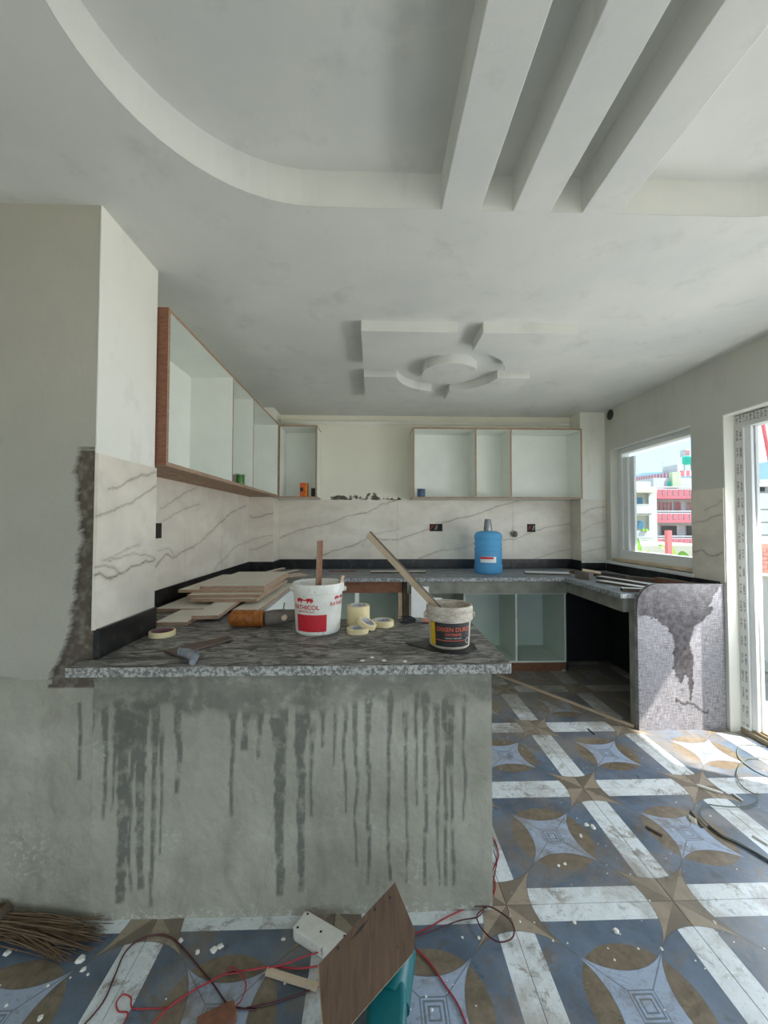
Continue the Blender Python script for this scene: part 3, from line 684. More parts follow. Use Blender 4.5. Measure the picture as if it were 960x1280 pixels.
# ---- balcony door: white reveal, frame still wrapped in printed film, sash slid aside
dt = empty('door_1', (2.42, 2.2, 0.0), kind='structure')
y0, y1, z0, z1 = DOOR
m = MB(); m.box((XR - 0.002, y1 - 0.006, 0), (2.50, y1 + 0.001, z1 + 0.002)); m.box((XR - 0.002, y0, z1 - 0.006), (2.50, y1, z1 + 0.001)); m.build('reveal', 'plaster', dt)
m = MB(); m.box((2.392, y1 - 0.066, 0.03), (2.47, y1 - 0.006, z1 - 0.012)); m.box((2.392, y0, z1 - 0.095), (2.47, y1 - 0.066, z1 - 0.012)); m.box((2.392, y0, 0.03), (2.47, y0 + 0.06, z1 - 0.095)); fr_ = m.build('door_frame', 'upvc', dt, bevel=0.003)
m = MB(); m.box((2.3905, y1 - 0.064, 0.05), (2.3922, y1 - 0.008, z1 - 0.014)); m.box((2.3905, y0, z1 - 0.093), (2.3922, y1 - 0.064, z1 - 0.014)); m.build('printed_film', 'film', dt)
m = MB(); m.box((2.404, y1 - 0.104, 0.045), (2.424, y1 - 0.067, z1 - 0.095)); m.build('sash_stile', 'upvc', dt, bevel=0.003)
m = MB(); m.box((2.438, y1 - 0.102, 0.045), (2.458, y1 - 0.067, z1 - 0.095)); m.build('sash_stile', 'upvc', dt, bevel=0.003)
m = MB(); m.box((2.425, y1 - 0.088, 0.045), (2.4375, y1 - 0.070, z1 - 0.095)); m.build('gasket', 'black_matte', dt)
m = MB(); m.box((2.385, y0, 0.0), (2.475, y1 - 0.006, 0.03)); m.box((2.40, y0, 0.03), (2.408, y1 - 0.08, 0.046)); m.box((2.43, y0, 0.03), (2.438, y1 - 0.08, 0.046)); m.build('threshold_track', 'track', dt)

# ================================================================== kitchen
TK = 0.032
def worktop(name, poly, mat, label):
    cx = sum(p[0] for p in poly) / len(poly); cyy = sum(p[1] for p in poly) / len(poly)
    m = MB().prism([(a - cx, b - cyy) for a, b in poly], 0, TK)
    o = m.build(name, mat, loc=(cx, cyy, ZK - TK), bevel=0.002); return tag(o, label, 'worktop')
worktop('peninsula_worktop', [(-0.985, 1.308), (0.456, 1.308), (0.4625, 1.316), (0.4625, 1.9345), (XL + 0.012, 1.9345), (XL + 0.012, YP1 + 0.01), (XP + 0.012, YP1 + 0.01), (XP + 0.012, YP0 - 0.002), (-0.985, YP0 - 0.002)], 'granite',
        'dark grey granite slab on the cement peninsula, holding the buckets')
worktop('left_worktop', [(XL + 0.012, 1.936), (-0.602, 1.936), (-0.602, 3.363), (XL + 0.012, 3.363)], 'granite', 'grey granite worktop along the left wall under the stacked boards')
worktop('back_worktop', [(XL + 0.012, 3.3645), (2.31, 3.3645), (2.31, YR2 - 0.004), (XR2 - 0.004, YR2 - 0.004), (XR2 - 0.004, YB - 0.012), (X2 + 0.003, YB - 0.012), (X2 + 0.003, Y2 - 0.004), (XL + 0.012, Y2 - 0.004)], 'granite_back',
        'long pale dusty granite worktop along the back wall under the blue bottle')
worktop('window_worktop', [(1.645, 2.592), (2.309, 2.592), (2.309, 3.363), (1.645, 3.363)], 'granite_back', 'grey granite worktop under the window, littered with timber offcuts')

# rounded granite end panel with the wet stain
pc = lambda X, Y: at(780 + .1875 * X, 700 + .1875 * Y, 'y', 2.558)
stain = [pc(*q) for q in [(60, 240), (110, 190), (160, 150), (650, 150), (600, 230), (565, 300), (600, 300), (580, 350), (520, 400), (470, 450), (445, 500), (440, 560), (455, 640), (460, 720), (458, 900), (446, 965), (436, 900), (428, 790), (415, 755), (400, 800), (385, 830), (365, 800), (345, 760), (328, 720), (332, 560), (322, 490), (270, 440), (210, 385), (100, 375)]]
stain = [(q.x, q.z) for q in stain]; tail = [(q.x, q.z) for q in [pc(*q) for q in [(350, 925), (390, 940), (440, 962), (500, 990), (545, 1015), (560, 1032)]]]
PX0, PX1, PZ, PR = 1.734, 2.330, 0.947, 0.145
A, B, F = sheet(PX0, PX1, 0.0, PZ, 0.006)
# round the upper left corner by pulling the columns down
top = np.where(A < PX0 + PR, PZ - PR + np.sqrt(np.clip(PR ** 2 - (PX0 + PR - A) ** 2, 0, None)), PZ); B = B * top / PZ
wA = A + (fbm(A, B, 30, 101) - 0.5) * 0.03; wB = B + (fbm(A, B, 30, 105) - 0.5) * 0.06
wet = in_poly(wA, wB, stain).astype(float); wet = np.maximum(wet, np.clip(1.5 - seg_dist(wA, wB, tail) / 0.008, 0, 1))
wet *= np.clip(0.75 + 0.5 * (fbm(A, B, 40, 108) - 0.3), 0, 1)
pn = slab('granite_end_panel', A, B, F, 'y', 2.558, 0.030, 'granite_panel', dict(wet=wet))
tag(pn, 'upright scratched granite end panel with rounded corner and dark stain by the door', 'panel')
struct('wall_support', MB().box((PX0 + 0.004, 2.590, 0), (XR, 2.65, 0.845)), 'concrete')
struct('trim_2', MB().box((0.30, 3.43, 0.735), (1.70, 3.52, 0.846)).box((1.70, 2.652, 0.745), (1.79, 3.52, 0.846)), 'concrete')

# ---- cabinets made of panels
T = 0.016
def panel(parent, name, lo, hi, face=0, mats=('lam_white', 'ply_edge')):
    return MB().box(lo, hi, 0, 1).build(name, list(mats), parent)
def wall_cabinet(loc, x0, x1, y0, y1, z0, z1, div, along, label, brown_end=None):
    r = empty('wall_cabinet', loc, label, 'cabinet', 'open wall cabinets')
    panel(r, 'bottom_panel', (x0, y0, z0), (x1, y1, z0 + T)); panel(r, 'top_panel', (x0, y0, z1 - T), (x1, y1, z1))
    za, zb = z0 + T, z1 - T
    if along == 'x':
        panel(r, 'back_panel', (x0 + T, y1 - 0.006, za), (x1 - T, y1, zb))
        for q in (x0, x1 - T): panel(r, 'side_panel', (q, y0, za), (q + T, y1, zb))
        for q in div: panel(r, 'divider', (q, y0, za), (q + T, y1 - 0.006, zb))
    else:
        panel(r, 'back_panel', (x0, y0 + T, za), (x0 + 0.006, y1 - T, zb))
        for q in (y0, y1 - T): panel(r, 'side_panel', (x0, q, za), (x1, q + T, zb))
        for q in div: panel(r, 'divider', (x0 + 0.006, q, za), (x1, q + T, zb))
    return r
cl_ = wall_cabinet((-1.05, 2.7, 1.59), XL + 0.001, -0.908, 1.757, Y2 - 0.002, 1.598, 2.302, [2.565, 3.005], 'y', 'long open laminate wall cabinet along the left wall beside the white pier')
MB().box((XL + 0.001, 1.7545, 1.598), (-0.9085, 1.7568, 2.302)).build('end_veneer', 'brown_board', cl_)
MB().box((XL + 0.001, 1.760, 1.5955), (-0.909, Y2 - 0.004, 1.598)).build('underside_veneer', 'ply_edge', cl_)
wall_cabinet((-0.73, 3.93, 1.57), -0.906, -0.536, 3.80, YB - 0.001, 1.586, 2.29, [], 'x', 'narrow single open wall cabinet in the back left corner')
wall_cabinet((1.22, 3.93, 1.57), 0.386, 2.052, 3.80, YB - 0.001, 1.586, 2.278, [0.992, 1.338], 'x', 'wide open wall cabinet in three bays above the blue bottle')

def base_cabinet(loc, x0, x1, y0, y1, z0, z1, div, label, mats=('lam_white', 'ply_edge')):
    r = empty('base_cabinet', loc, label, 'cabinet', 'open base cabinets')
    panel(r, 'bottom_panel', (x0, y0, z0), (x1, y1, z0 + T), mats=mats)
    panel(r, 'back_panel', (x0 + T, y1 - 0.006, z0 + T), (x1 - T, y1, z1), mats=mats)
    for q in (x0, x1 - T): panel(r, 'side_panel', (q, y0, z0 + T), (q + T, y1, z1), mats=mats)
    for q in div: panel(r, 'divider', (q, y0, z0 + T), (q + T, y1 - 0.006, z1), mats=mats)
    return r
MAT['lam_teal'] = plain('grey_green_laminate', C(204, 214, 204), 0.5, 0.05, 5)
r = base_cabinet((1.30, 3.83, 0), 0.83, 1.772, 3.60, YB - 0.002, 0.078, 0.70, [1.305], 'open base cabinet in two bays under the back worktop right of the buckets', ('lam_teal', 'lam_white'))
panel(r, 'top_rail', (0.83, 3.585, 0.70), (1.772, 3.66, 0.722), mats=('lam_white', 'lam_white'))
panel(r, 'plinth', (0.83, 3.605, 0.0), (1.772, 3.64, 0.078), mats=('brown_board', 'brown_board'))
m = MB()
for k in range(13): m.box((1.306, 3.597, 0.12 + k * 0.044), (1.318, 3.600, 0.134 + k * 0.044))
m.build('edge_dab', 'white_board', r)['kind'] = 'stuff'
r = base_cabinet((-0.15, 3.8, 0), -0.60, 0.262, 3.50, YB - 0.002, 0.09, 0.84, [], 'open base cabinet with brown front rail behind the white bucket', ('lam_teal', 'ply_edge'))
panel(r, 'front_rail', (-0.60, 3.484, 0.735), (0.262, 3.50, 0.840), mats=('brown_board', 'brown_board'))
panel(r, 'stile', (-0.155, 3.486, 0.106), (-0.118, 3.502, 0.735), mats=('lam_white', 'brown_board'))
panel(r, 'stile', (0.228, 3.486, 0.106), (0.262, 3.502, 0.735), mats=('ply_pale', 'ply_pale'))
panel(r, 'plinth', (-0.60, 3.52, 0.0), (0.262, 3.54, 0.09), mats=('brown_board', 'brown_board'))
r = empty('base_cabinet', (-0.9, 2.65, 0), 'closed white base cabinet under the left worktop behind the drill', 'cabinet', 'open base cabinets')
panel(r, 'front_panel', (-0.642, 1.94, 0.09), (-0.625, 3.36, 0.84), mats=('lam_white', 'white_board'))
panel(r, 'side_panel', (XL + 0.014, 1.94, 0.0), (-0.645, 1.958, 0.84)); panel(r, 'plinth', (-0.69, 1.96, 0), (-0.67, 3.36, 0.09), mats=('brown_board', 'brown_board'))
struct('wall_pier_back', MB().box((0.268, 3.47, 0), (0.318, YB - 0.012, 0.846)), 'wood_dark')
o = MB().box((-0.075, -0.008, 0), (0.075, 0.008, 0.80)).build('leaning_board', ['white_board'], loc=(0.408, 3.40, 0.002), rot=(-0.015, 0, 0)); tag(o, 'dirty white board standing against the back base units, beside the brown rail', 'board')
o = MB().box((-0.05, -0.008, 0), (0.05, 0.008, 0.70)).build('leaning_board', ['white_board'], loc=(0.55, 3.41, 0.002), rot=(-0.02, 0, 0)); tag(o, 'narrow white board standing behind the black labelled bucket', 'board')

# ---- things in the wall cabinets
def tin(x, y, z, r_, h, mat, label, lid='steel'):
    t = empty('paint_tin', (x, y, z), label, 'tin', 'small tins in the wall cabinets')
    MB().lathe([(r_ * 0.97, 0), (r_, 0.003), (r_, h - 0.004), (r_ * 0.97, h)], 20, (x, y, z)).build('body', mat, t, smooth=True)
    MB().lathe([(r_ * 1.03, h - 0.006), (r_ * 1.03, h + 0.001), (r_ * 0.9, h + 0.002), (r_ * 0.88, h - 0.002)], 20, (x, y, z)).build('lid', lid, t, smooth=True)
    return t
q = at(300, 607, 'x', -0.96); tin(-0.965, q.y, 1.6145, 0.036, 0.082, 'can_green', 'small shiny green tin on the left wall cabinet shelf')
tin(-0.985, q.y - 0.10, 1.6145, 0.030, 0.07, 'tool_grey', 'small grey tin half hidden beside the green tin')
tin(0.475, 3.86, 1.6025, 0.040, 0.085, 'can_blue', 'small blue tin in the wide wall cabinet\'s left bay', 'white_board')
tin(-0.580, 3.88, 1.6025, 0.024, 0.085, 'black', 'small dark tin next to the orange carton')
c_ = empty('carton', (-0.665, 3.86, 1.6025), 'small orange carton in the narrow corner wall cabinet', 'box')
MB().prism([(-0.705, 3.83), (-0.640, 3.84), (-0.630, 3.88), (-0.695, 3.87)], 1.6025, 1.735).build('body', 'box_orange', c_)
MB().box((-0.700, 3.8278, 1.65), (-0.672, 3.8305, 1.69)).build('print_patch', 'black_matte', c_); MB().prism([(-0.647, 3.8368), (-0.6395, 3.838), (-0.6395, 3.8395), (-0.647, 3.8385)], 1.605, 1.733).build('edge_stripe', 'label_yellow', c_)

# ---- sockets, pipe hole
def socket(name, lo, hi, label, wires):
    t = empty(name, ((lo[0] + hi[0]) / 2, (lo[1] + hi[1]) / 2, lo[2]), label, 'socket box', 'open socket boxes')
    MB().box(lo, hi).build('box_recess', 'wire_box', t)
    yf = lo[1]
    for k in range(wires):
        cx = lo[0] + (hi[0] - lo[0]) * (k + 0.5) / wires; zc = (lo[2] + hi[2]) / 2; w = (hi[0] - lo[0]) / wires * 0.36
        pts = [(cx + w * math.cos(a) * (0.6 + 0.4 * math.sin(2.3 * a)), yf - 0.004, zc + 0.022 * math.sin(a * 1.3 + k)) for a in [i * 0.45 for i in range(18)]]
        MB().tube(pts, 0.0022, 5).build('wire', ['red_wire', 'letter_white', 'black'][k % 3], t, smooth=True)
    return t
a, b = at(537, 664, 'y', YB - 0.01), at(553, 655, 'y', YB - 0.01)
socket('socket_box', (a.x, YB - 0.012, a.z), (b.x, YB - 0.0079, b.z), 'open double socket box with loose wires, left of the blue bottle', 3)
a, b = at(659, 665, 'y', YB - 0.01), at(669, 655, 'y', YB - 0.01)
socket('socket_box', (a.x, YB - 0.012, a.z), (b.x, YB - 0.0079, b.z), 'open square socket box right of the blue bottle', 2)
q = at(644, 668, 'y', YB - 0.03)
t = empty('pipe_stub', (q.x, YB - 0.01, q.z), 'short capped pipe stub on the tiles right of the blue bottle', 'pipe')
MB().tube([(q.x - 0.012, YB - 0.008, q.z + 0.015), (q.x, YB - 0.05, q.z)], 0.026, 14).build('stub', 'stone', t, smooth=True); MB().tube([(q.x - 0.012, YB - 0.040, q.z + 0.004), (q.x, YB - 0.056, q.z)], 0.03, 14).build('cap', 'tool_grey', t, smooth=True)
a, b = at(194, 673, 'x', XL), at(200, 654, 'x', XL)
o = MB().box((XL + 0.0079, 2.17, a.z), (XL + 0.011, 2.235, b.z)).build('socket_box', 'wire_box'); tag(o, 'narrow dark empty socket box on the left wall tiles by the pier', 'socket box', 'open socket boxes')
q = at(763, 518.5, 'x', XR)
t = empty('vent_hole', (XR, q.y, q.z), 'round dark pipe hole high on the window wall', 'pipe hole')
MB().tube([(XR - 0.003, q.y, q.z), (XR + 0.001, q.y, q.z)], 0.046, 20).build('opening', 'black', t); MB().lathe([(0.046, 0), (0.052, 0), (0.052, 0.006), (0.046, 0.006), (0.046, 0)], 20, cap=False).xf(Matrix.Translation((XR, q.y, q.z)) @ Matrix.Rotation(-pi / 2, 4, 'Y')).build('sleeve', 'tool_grey', t, smooth=True)

# black sheets standing in for deep shade inside the bay under the window worktop
struct('wall_bay_shade', MB().box((XR - 0.012, 2.652, 0.0), (XR - 0.001, YR2 - 0.002, 0.84)).box((1.79, YR2 - 0.012, 0.0), (XR - 0.012, YR2 - 0.002, 0.84)).box((1.776, 3.60, 0.0), (1.79, YR2 - 0.002, 0.74)), 'black_matte')

# ================================================================== things on the worktops
def text_mesh(txt, size):
    cu = bpy.data.curves.new('lettering', 'FONT'); cu.body = txt; cu.size = size; cu.align_x = 'CENTER'; cu.resolution_u = 3; cu.offset = size * 0.018
    ob = bpy.data.objects.new('lettering_tmp', cu); COL.objects.link(ob)
    dg = bpy.context.evaluated_depsgraph_get(); me = bpy.data.meshes.new_from_object(ob.evaluated_get(dg))
    v = [tuple(q.co) for q in me.vertices]; f = [tuple(p.vertices) for p in me.polygons]
    bpy.data.objects.remove(ob); bpy.data.curves.remove(cu); bpy.data.meshes.remove(me)
    return v, f
def wrap(v, f, c, rad, ang, z, off=0.0009):
    """lay flat shapes (x right, y up) on a bucket wall; ang = direction the print faces"""
    out = []
    for x, y, _ in v:
        r_ = rad(z + y) + off; a = ang + x / r_
        out.append((c[0] + r_ * math.cos(a), c[1] + r_ * math.sin(a), c[2] + z + y))
    return MB().add(out, f)
def patch(c, rad, a0, a1, z0, z1, off=0.0006, n=14):
    v = []; f = []
    for i in range(n + 1):
        a = a0 + (a1 - a0) * i / n
        for z in (z0, z1): r_ = rad(z) + off; v.append((c[0] + r_ * math.cos(a), c[1] + r_ * math.sin(a), c[2] + z))
    f = [(2 * i, 2 * i + 2, 2 * i + 3, 2 * i + 1) for i in range(n)]
    return MB().add(v, f)
animal = [(-.5, .0), (-.48, .16), (-.38, .30), (-.22, .36), (.05, .38), (.25, .34), (.36, .28), (.48, .24), (.50, .10), (.42, .04), (.36, .10), (.28, .02), (.26, -.18), (.12, -.18), (.10, .0), (-.14, .0), (-.16, -.18), (-.30, -.18), (-.34, .0), (-.44, -.06)]
def animals(size):
    v = []; f = []
    for s_, dx in ((1, -0.62), (-1, 0.62)):
        k = len(v); v += [((s_ * x + dx) * size, y * size, 0) for x, y in animal]; idx = list(range(k, k + len(animal))); f.append(tuple(idx if s_ < 0 else idx[::-1]))
    k = len(v); v += [(-0.09 * size, 0.05 * size, 0), (0.09 * size, 0.05 * size, 0), (0.09 * size, 0.22 * size, 0), (-0.09 * size, 0.22 * size, 0)]; f.append((k, k + 1, k + 2, k + 3))
    return v, f

def bucket(name, c, rb, rt, h, mat, label, collar):
    t = empty(name, c, label, 'bucket')
    MB().lathe([(rb - 0.006, 0.0), (rb, 0.006), (rt, h - 0.001), (rt - 0.003, h), (rt - 0.006, h - 0.004), (rt - 0.010, h - 0.05), (0.0, h - 0.05)], 48, c, cap=False).build('body', mat if isinstance(mat, str) else mat[0], t, smooth=True)
    cz = h - collar
    MB().lathe([(rt - 0.004, cz), (rt + 0.004, cz + 0.002), (rt + 0.005, h - 0.006), (rt + 0.002, h + 0.003), (rt - 0.004, h + 0.002), (rt - 0.006, h - 0.01)], 48, c, cap=False).build('rim', mat if isinstance(mat, str) else mat[1], t, smooth=True)
    MB().lathe([(0.001, h - 0.048), (rt - 0.011, h - 0.047)], 32, c, cap=False).build('filling', 'crust', t)
    for s_ in (-1, 1): MB().tube([(c[0] + s_ * (rt + 0.002), c[1], c[2] + h - collar * 0.75), (c[0] + s_ * (rt + 0.014), c[1], c[2] + h - collar * 0.75)], 0.010, 10).build('handle_lug', mat if isinstance(mat, str) else mat[1], t, smooth=True)
    pts = [(c[0] + (rt + 0.010) * math.cos(a), c[1] + (rt + 0.010) * math.sin(a) * 0.96, c[2] + h - collar * 0.75 + 0.02 * math.sin(a)) for a in [pi * i / 24 for i in range(25)]]
    MB().tube(pts, 0.0022, 6).build('wire_handle', 'steel', t, smooth=True)
    return t
B1 = (-0.236, 1.735, ZK); rb, rt, h = 0.0945, 0.107, 0.208
r1 = lambda z: rb + (rt - rb) * z / h
t = bucket('adhesive_bucket', B1, rb, rt, h, 'bucket_white', 'white plastic adhesive bucket with red label, stick standing inside', 0.036)
FA = math.atan2(-1.735, 0.236) # faces the room
lab = empty; A0 = FA - 0.55
patch(B1, r1, FA - 1.02, FA + 0.36, 0.018, 0.088).build('red_label', 'label_red', t)
wrap(*text_mesh('RATHICOL', 0.0255), B1, r1, FA - 0.56, 0.110).build('lettering', 'letter_red', t)
wrap(*animals(0.036), B1, r1, FA - 0.58, 0.143).build('animal_emblem', 'letter_red', t)
wrap(*text_mesh('adhesive for wood', 0.0095), B1, r1, FA - 0.52, 0.0985).build('small_print', 'letter_red', t)
wrap(*text_mesh('RATHICOL', 0.0215), B1, r1, FA + 1.0, 0.122).build('lettering', 'letter_red', t)
wrap(*animals(0.028), B1, r1, FA + 1.0, 0.150).build('animal_emblem', 'letter_red', t)
def stick(name, a, b, w, d, mats, label, cat='stick', roll=0.0):
    a, b = Vector(a), Vector(b); L = (b - a).length; m = MB().box((-w / 2, -d / 2, 0), (w / 2, d / 2, L), 0, 1 if len(mats) > 1 else None)
    o = m.build(name, mats, loc=a, bevel=0.001); o.rotation_mode = 'QUATERNION'; o.rotation_quaternion = (b - a).to_track_quat('Z', 'Y') @ Matrix.Rotation(roll, 3, 'Z').to_quaternion()
    return tag(o, label, cat)
stick('wooden_stick', (-0.236, 1.735, ZK + 0.163), (-0.229, 1.733, 1.268), 0.040, 0.012, ['brown_board', 'ply_edge'], 'brown flat wooden stick standing upright in the white bucket')
stick('wooden_stick', (-0.150, 1.735, ZK + 0.168), (-0.128, 1.700, 1.122), 0.014, 0.012, ['wood_pale', 'ply_edge'], 'short pale stick end poking over the white bucket rim')

B2 = (0.293, 1.512, ZK + 0.004); rb2, rt2, h2 = 0.0745, 0.083, 0.152
r2 = lambda z: rb2 + (rt2 - rb2) * z / h2
t = bucket('paint_bucket', B2, rb2, rt2, h2, ('crust', 'crust'), 'putty-crusted paint bucket with black and yellow label, stick leaning inside', 0.052)
FB = math.atan2(-1.512, -0.293)
patch(B2, r2, FB - 0.72, FB + 1.12, 0.012, 0.098).build('black_label', 'label_black', t)
patch(B2, r2, FB - 1.05, FB - 0.72, 0.012, 0.098).build('yellow_label', 'label_yellow', t)
wrap(*text_mesh('DIXEN DURO', 0.0215), B2, r2, FB + 0.22, 0.068, 0.0014).build('lettering', 'letter_orange', t)
wrap(*text_mesh('DISTEMPER', 0.0125), B2, r2, FB + 0.20, 0.053, 0.0014).build('lettering', 'letter_orange', t)
wrap(*text_mesh('interior wall paint', 0.0085), B2, r2, FB + 0.2, 0.042, 0.0014).build('small_print', 'letter_white', t)
patch(B2, r2, FB - 0.66, FB + 0.85, 0.034, 0.0365, 0.0014).build('label_line', 'letter_orange', t)
ring_ = [(0.011 * math.cos(a), 0.011 * math.sin(a), 0) for a in [2 * pi * i / 20 for i in range(20)]] + [(0.008 * math.cos(a), 0.008 * math.sin(a), 0) for a in [2 * pi * i / 20 for i in range(20)]]
wrap(ring_, [(i, (i + 1) % 20, (i + 1) % 20 + 20, i + 20) for i in range(20)], B2, r2, FB + 0.98, 0.032, 0.0014).build('round_mark', 'letter_white', t)
stick('wooden_stick', (0.272, 1.525, ZK + 0.115), (-0.018, 1.60, 1.302), 0.030, 0.012, ['wood_pale', 'wood_dark'], 'long pale wooden strip leaning diagonally out of the black labelled bucket', roll=pi / 2 - 0.5)
# black tray under the paint bucket
m = MB(); pl_ = [(0.125, 1.535), (0.16, 1.50), (0.22, 1.44), (0.28, 1.408), (0.34, 1.41), (0.385, 1.45), (0.39, 1.52), (0.36, 1.59), (0.26, 1.60), (0.19, 1.565)]
m.prism([(a - 0.26, b - 1.5) for a, b in pl_], 0, 0.003); o = m.build('rubber_scraper', 'black', loc=(0.26, 1.5, ZK + 0.0005), bevel=0.001); tag(o, 'flat black pointed scraper lying under the paint bucket', 'scraper')

def tape_roll(c, R, h, ri, label, rot=None, core='core_white', mat='tape'):
    t = empty('tape_roll', c, label, 'tape', 'masking tape rolls on the peninsula')
    M_ = Matrix.Translation(c) @ (rot.to_4x4() if rot else Matrix.Identity(4))
    MB().lathe([(ri, 0.0), (R - 0.001, 0.0), (R, 0.001), (R, h - 0.001), (R - 0.001, h), (ri, h)], 40, cap=False).xf(M_).build('tape', mat, t, smooth=True)
    MB().lathe([(ri - 0.003, -0.0004), (ri, -0.0004), (ri, h + 0.0006), (ri - 0.003, h + 0.0006), (ri - 0.003, -0.0004)], 40, cap=False).xf(M_).build('core', core, t, smooth=True)
    return t
tape_roll((-0.066, 1.845, ZK), 0.0525, 0.086, 0.038, 'tall wide cream tape roll standing beside the white bucket')
tape_roll((-0.063, 1.700, ZK), 0.0465, 0.021, 0.034, 'thin tape roll lying flat in front of the tall tape roll')
tape_roll((-0.028, 1.735, ZK + 0.020), 0.042, 0.020, 0.031, 'thin tape roll tilted on top of another roll', Matrix.Rotation(0.42, 3, 'Y') @ Matrix.Rotation(0.15, 3, 'X'))
tape_roll((0.047, 1.812, ZK), 0.050, 0.025, 0.037, 'flat tape roll right of the tall tape roll')
tape_roll((-0.868, 1.672, ZK), 0.050, 0.021, 0.043, 'nearly used-up tape ring by the black upstand', core='card')
# brush behind the paint bucket
t = empty('paint_brush', (0.2, 1.88, ZK), 'paint brush with black bristles and salmon handle behind the bucket', 'brush')
m = MB()
for k in range(46):
    a = random.uniform(-0.5, 0.5); L = random.uniform(0.05, 0.085); zz = random.uniform(0.002, 0.02)
    m.tube([(0.205, 1.868 + a * 0.025, ZK + 0.008 + zz * 0.3), (0.205 - L * 0.6, 1.868 + a * 0.06, ZK + 0.006 + zz), (0.205 - L, 1.862 + a * 0.11, ZK + 0.002 + zz * random.uniform(0.1, 1.2))], [0.0022, 0.0018, 0.0006], 4)
m.build('bristles', 'black_matte', t)['kind'] = 'stuff'
MB().box((0.20, 1.845, ZK + 0.002), (0.235, 1.89, ZK + 0.018)).build('ferrule', 'steel', t, bevel=0.003)
MB().prism([(0.235, 1.85), (0.30, 1.857), (0.36, 1.862), (0.36, 1.876), (0.30, 1.88), (0.235, 1.885)], ZK + 0.002, ZK + 0.016).build('handle', 'pink', t, bevel=0.004)
# scraper with tape-wrapped grip
t = empty('scraper_knife', (-0.70, 1.5, ZK), 'brown steel blade with grey taped grip lying at the worktop\'s front', 'tool')
q0, q1, q2, q3 = at(204, 812, 'z', ZK + .012), at(286, 794, 'z', ZK + .012), at(291, 797, 'z', ZK + .012), at(222, 817, 'z', ZK + .012)
MB().prism([(q0.x, q0.y), (q3.x, q3.y), (q2.x, q2.y), (q1.x, q1.y)], ZK + 0.003, ZK + 0.010).build('blade', 'rust_blade', t, bevel=0.001)
a = at(226, 815, 'z', ZK + .02); b = at(248, 819, 'z', ZK + .018); c = at(238, 827, 'z', ZK + .014)
MB().tube([a + Vector((-0.02, 0.03, -0.004)), a, (a + b) / 2 + Vector((0, -0.01, 0.004)), b + Vector((-0.005, -0.02, 0)), Vector((b.x + 0.005, b.y - 0.055, ZK + 0.012))], [0.008, 0.013, 0.016, 0.015, 0.010], 10).build('grip', 'grey_wrap', t, smooth=True)
m = MB()
for k in range(6):
    p_ = a.lerp(b, k / 5) + Vector((0, -0.008, 0.004)); m.tube([p_ + Vector((0.002, -0.015, -0.006)), p_ + Vector((0, 0, 0.0125)), p_ + Vector((0, 0.014, -0.006))], 0.0028, 6)
m.build('tape_wrap', 'grey_wrap', t, smooth=True)
# angle grinder / drill body
t = empty('power_drill', (-0.47, 1.80, ZK), 'grimy orange and grey power tool lying by the stacked boards', 'power tool')
def T3(u, v, z): q = at(u, v, 'z', z); return Vector((q.x, q.y, z))
ax0, ax1, ax2 = Vector((-0.640, 1.80, ZK + 0.036)), Vector((-0.485, 1.80, ZK + 0.038)), Vector((-0.345, 1.85, ZK + 0.040))
MB().tube([ax0 + (ax1 - ax0) * k for k in (0, .05, .15, .4, .42, .70, .72, .78, .80, .86, .88, .95, 1.0)], [.020, .029, .033, .034, .036, .036, .034, .037, .034, .037, .034, .037, .032], 18).build('motor_housing', 'orange', t, smooth=True)
for s_ in (-1, 1):
    MB().box((-0.625, 1.80 + s_ * 0.012 - 0.006, ZK + 0.066), (-0.52, 1.80 + s_ * 0.012 + 0.006, ZK + 0.073)).build('ridge', 'orange', t, bevel=0.002)
MB().tube([ax1 + (ax2 - ax1) * k for k in (0, .06, .3, .55, .7, .92, 1.0)], [.026, .032, .035, .034, .030, .028, .018], 16).build('gear_head', 'tool_grey', t, smooth=True)
MB().tube([(-0.405, 1.82, ZK + 0.07), (-0.40, 1.818, ZK + 0.105)], 0.003, 6).build('spindle', 'steel', t)
MB().tube([(-0.392, 1.795, ZK + 0.045), (-0.392, 1.775, ZK + 0.045)], 0.012, 10).build('side_knob', 'wood_pale', t, smooth=True)
MB().box((-0.59, 1.84, ZK + 0.002), (-0.50, 1.86, ZK + 0.05)).build('switch_grip', 'orange', t, bevel=0.006)

# ---- laminate boards on the left worktop
def board(x0, x1, y0, y1, z, rot, label, th=0.017, name='laminate_board', mats=('lam_top', 'ply_edge'), cat='board', group='laminate boards on the left worktop', tilt=(0, 0)):
    cx, cyy = (x0 + x1) / 2, (y0 + y1) / 2; w, d = (x1 - x0) / 2, (y1 - y0) / 2
    o = MB().box((-w, -d, 0), (w, d, th), 0, 1).build(name, list(mats), loc=(cx, cyy, z), rot=(tilt[0], tilt[1], math.radians(rot)), bevel=0.0008)
    return tag(o, label, cat, group)
board(-0.985, -0.845, 1.825, 2.09, ZK + 0.0003, 2, 'small cream board at the bottom front of the pile beside the pier')
board(-1.135, -0.80, 2.11, 2.80, ZK + 0.0003, 0, 'wide bottom board of the pile against the left upstand')
board(-0.862, -0.742, 1.87, 2.66, ZK + 0.018, 3.5, 'long narrow cream board pointing at the camera, right of the small bottom board')
board(-0.715, -0.585, 2.07, 2.98, ZK + 0.0003, -1, 'right-hand narrow board lying along the left worktop\'s front edge')
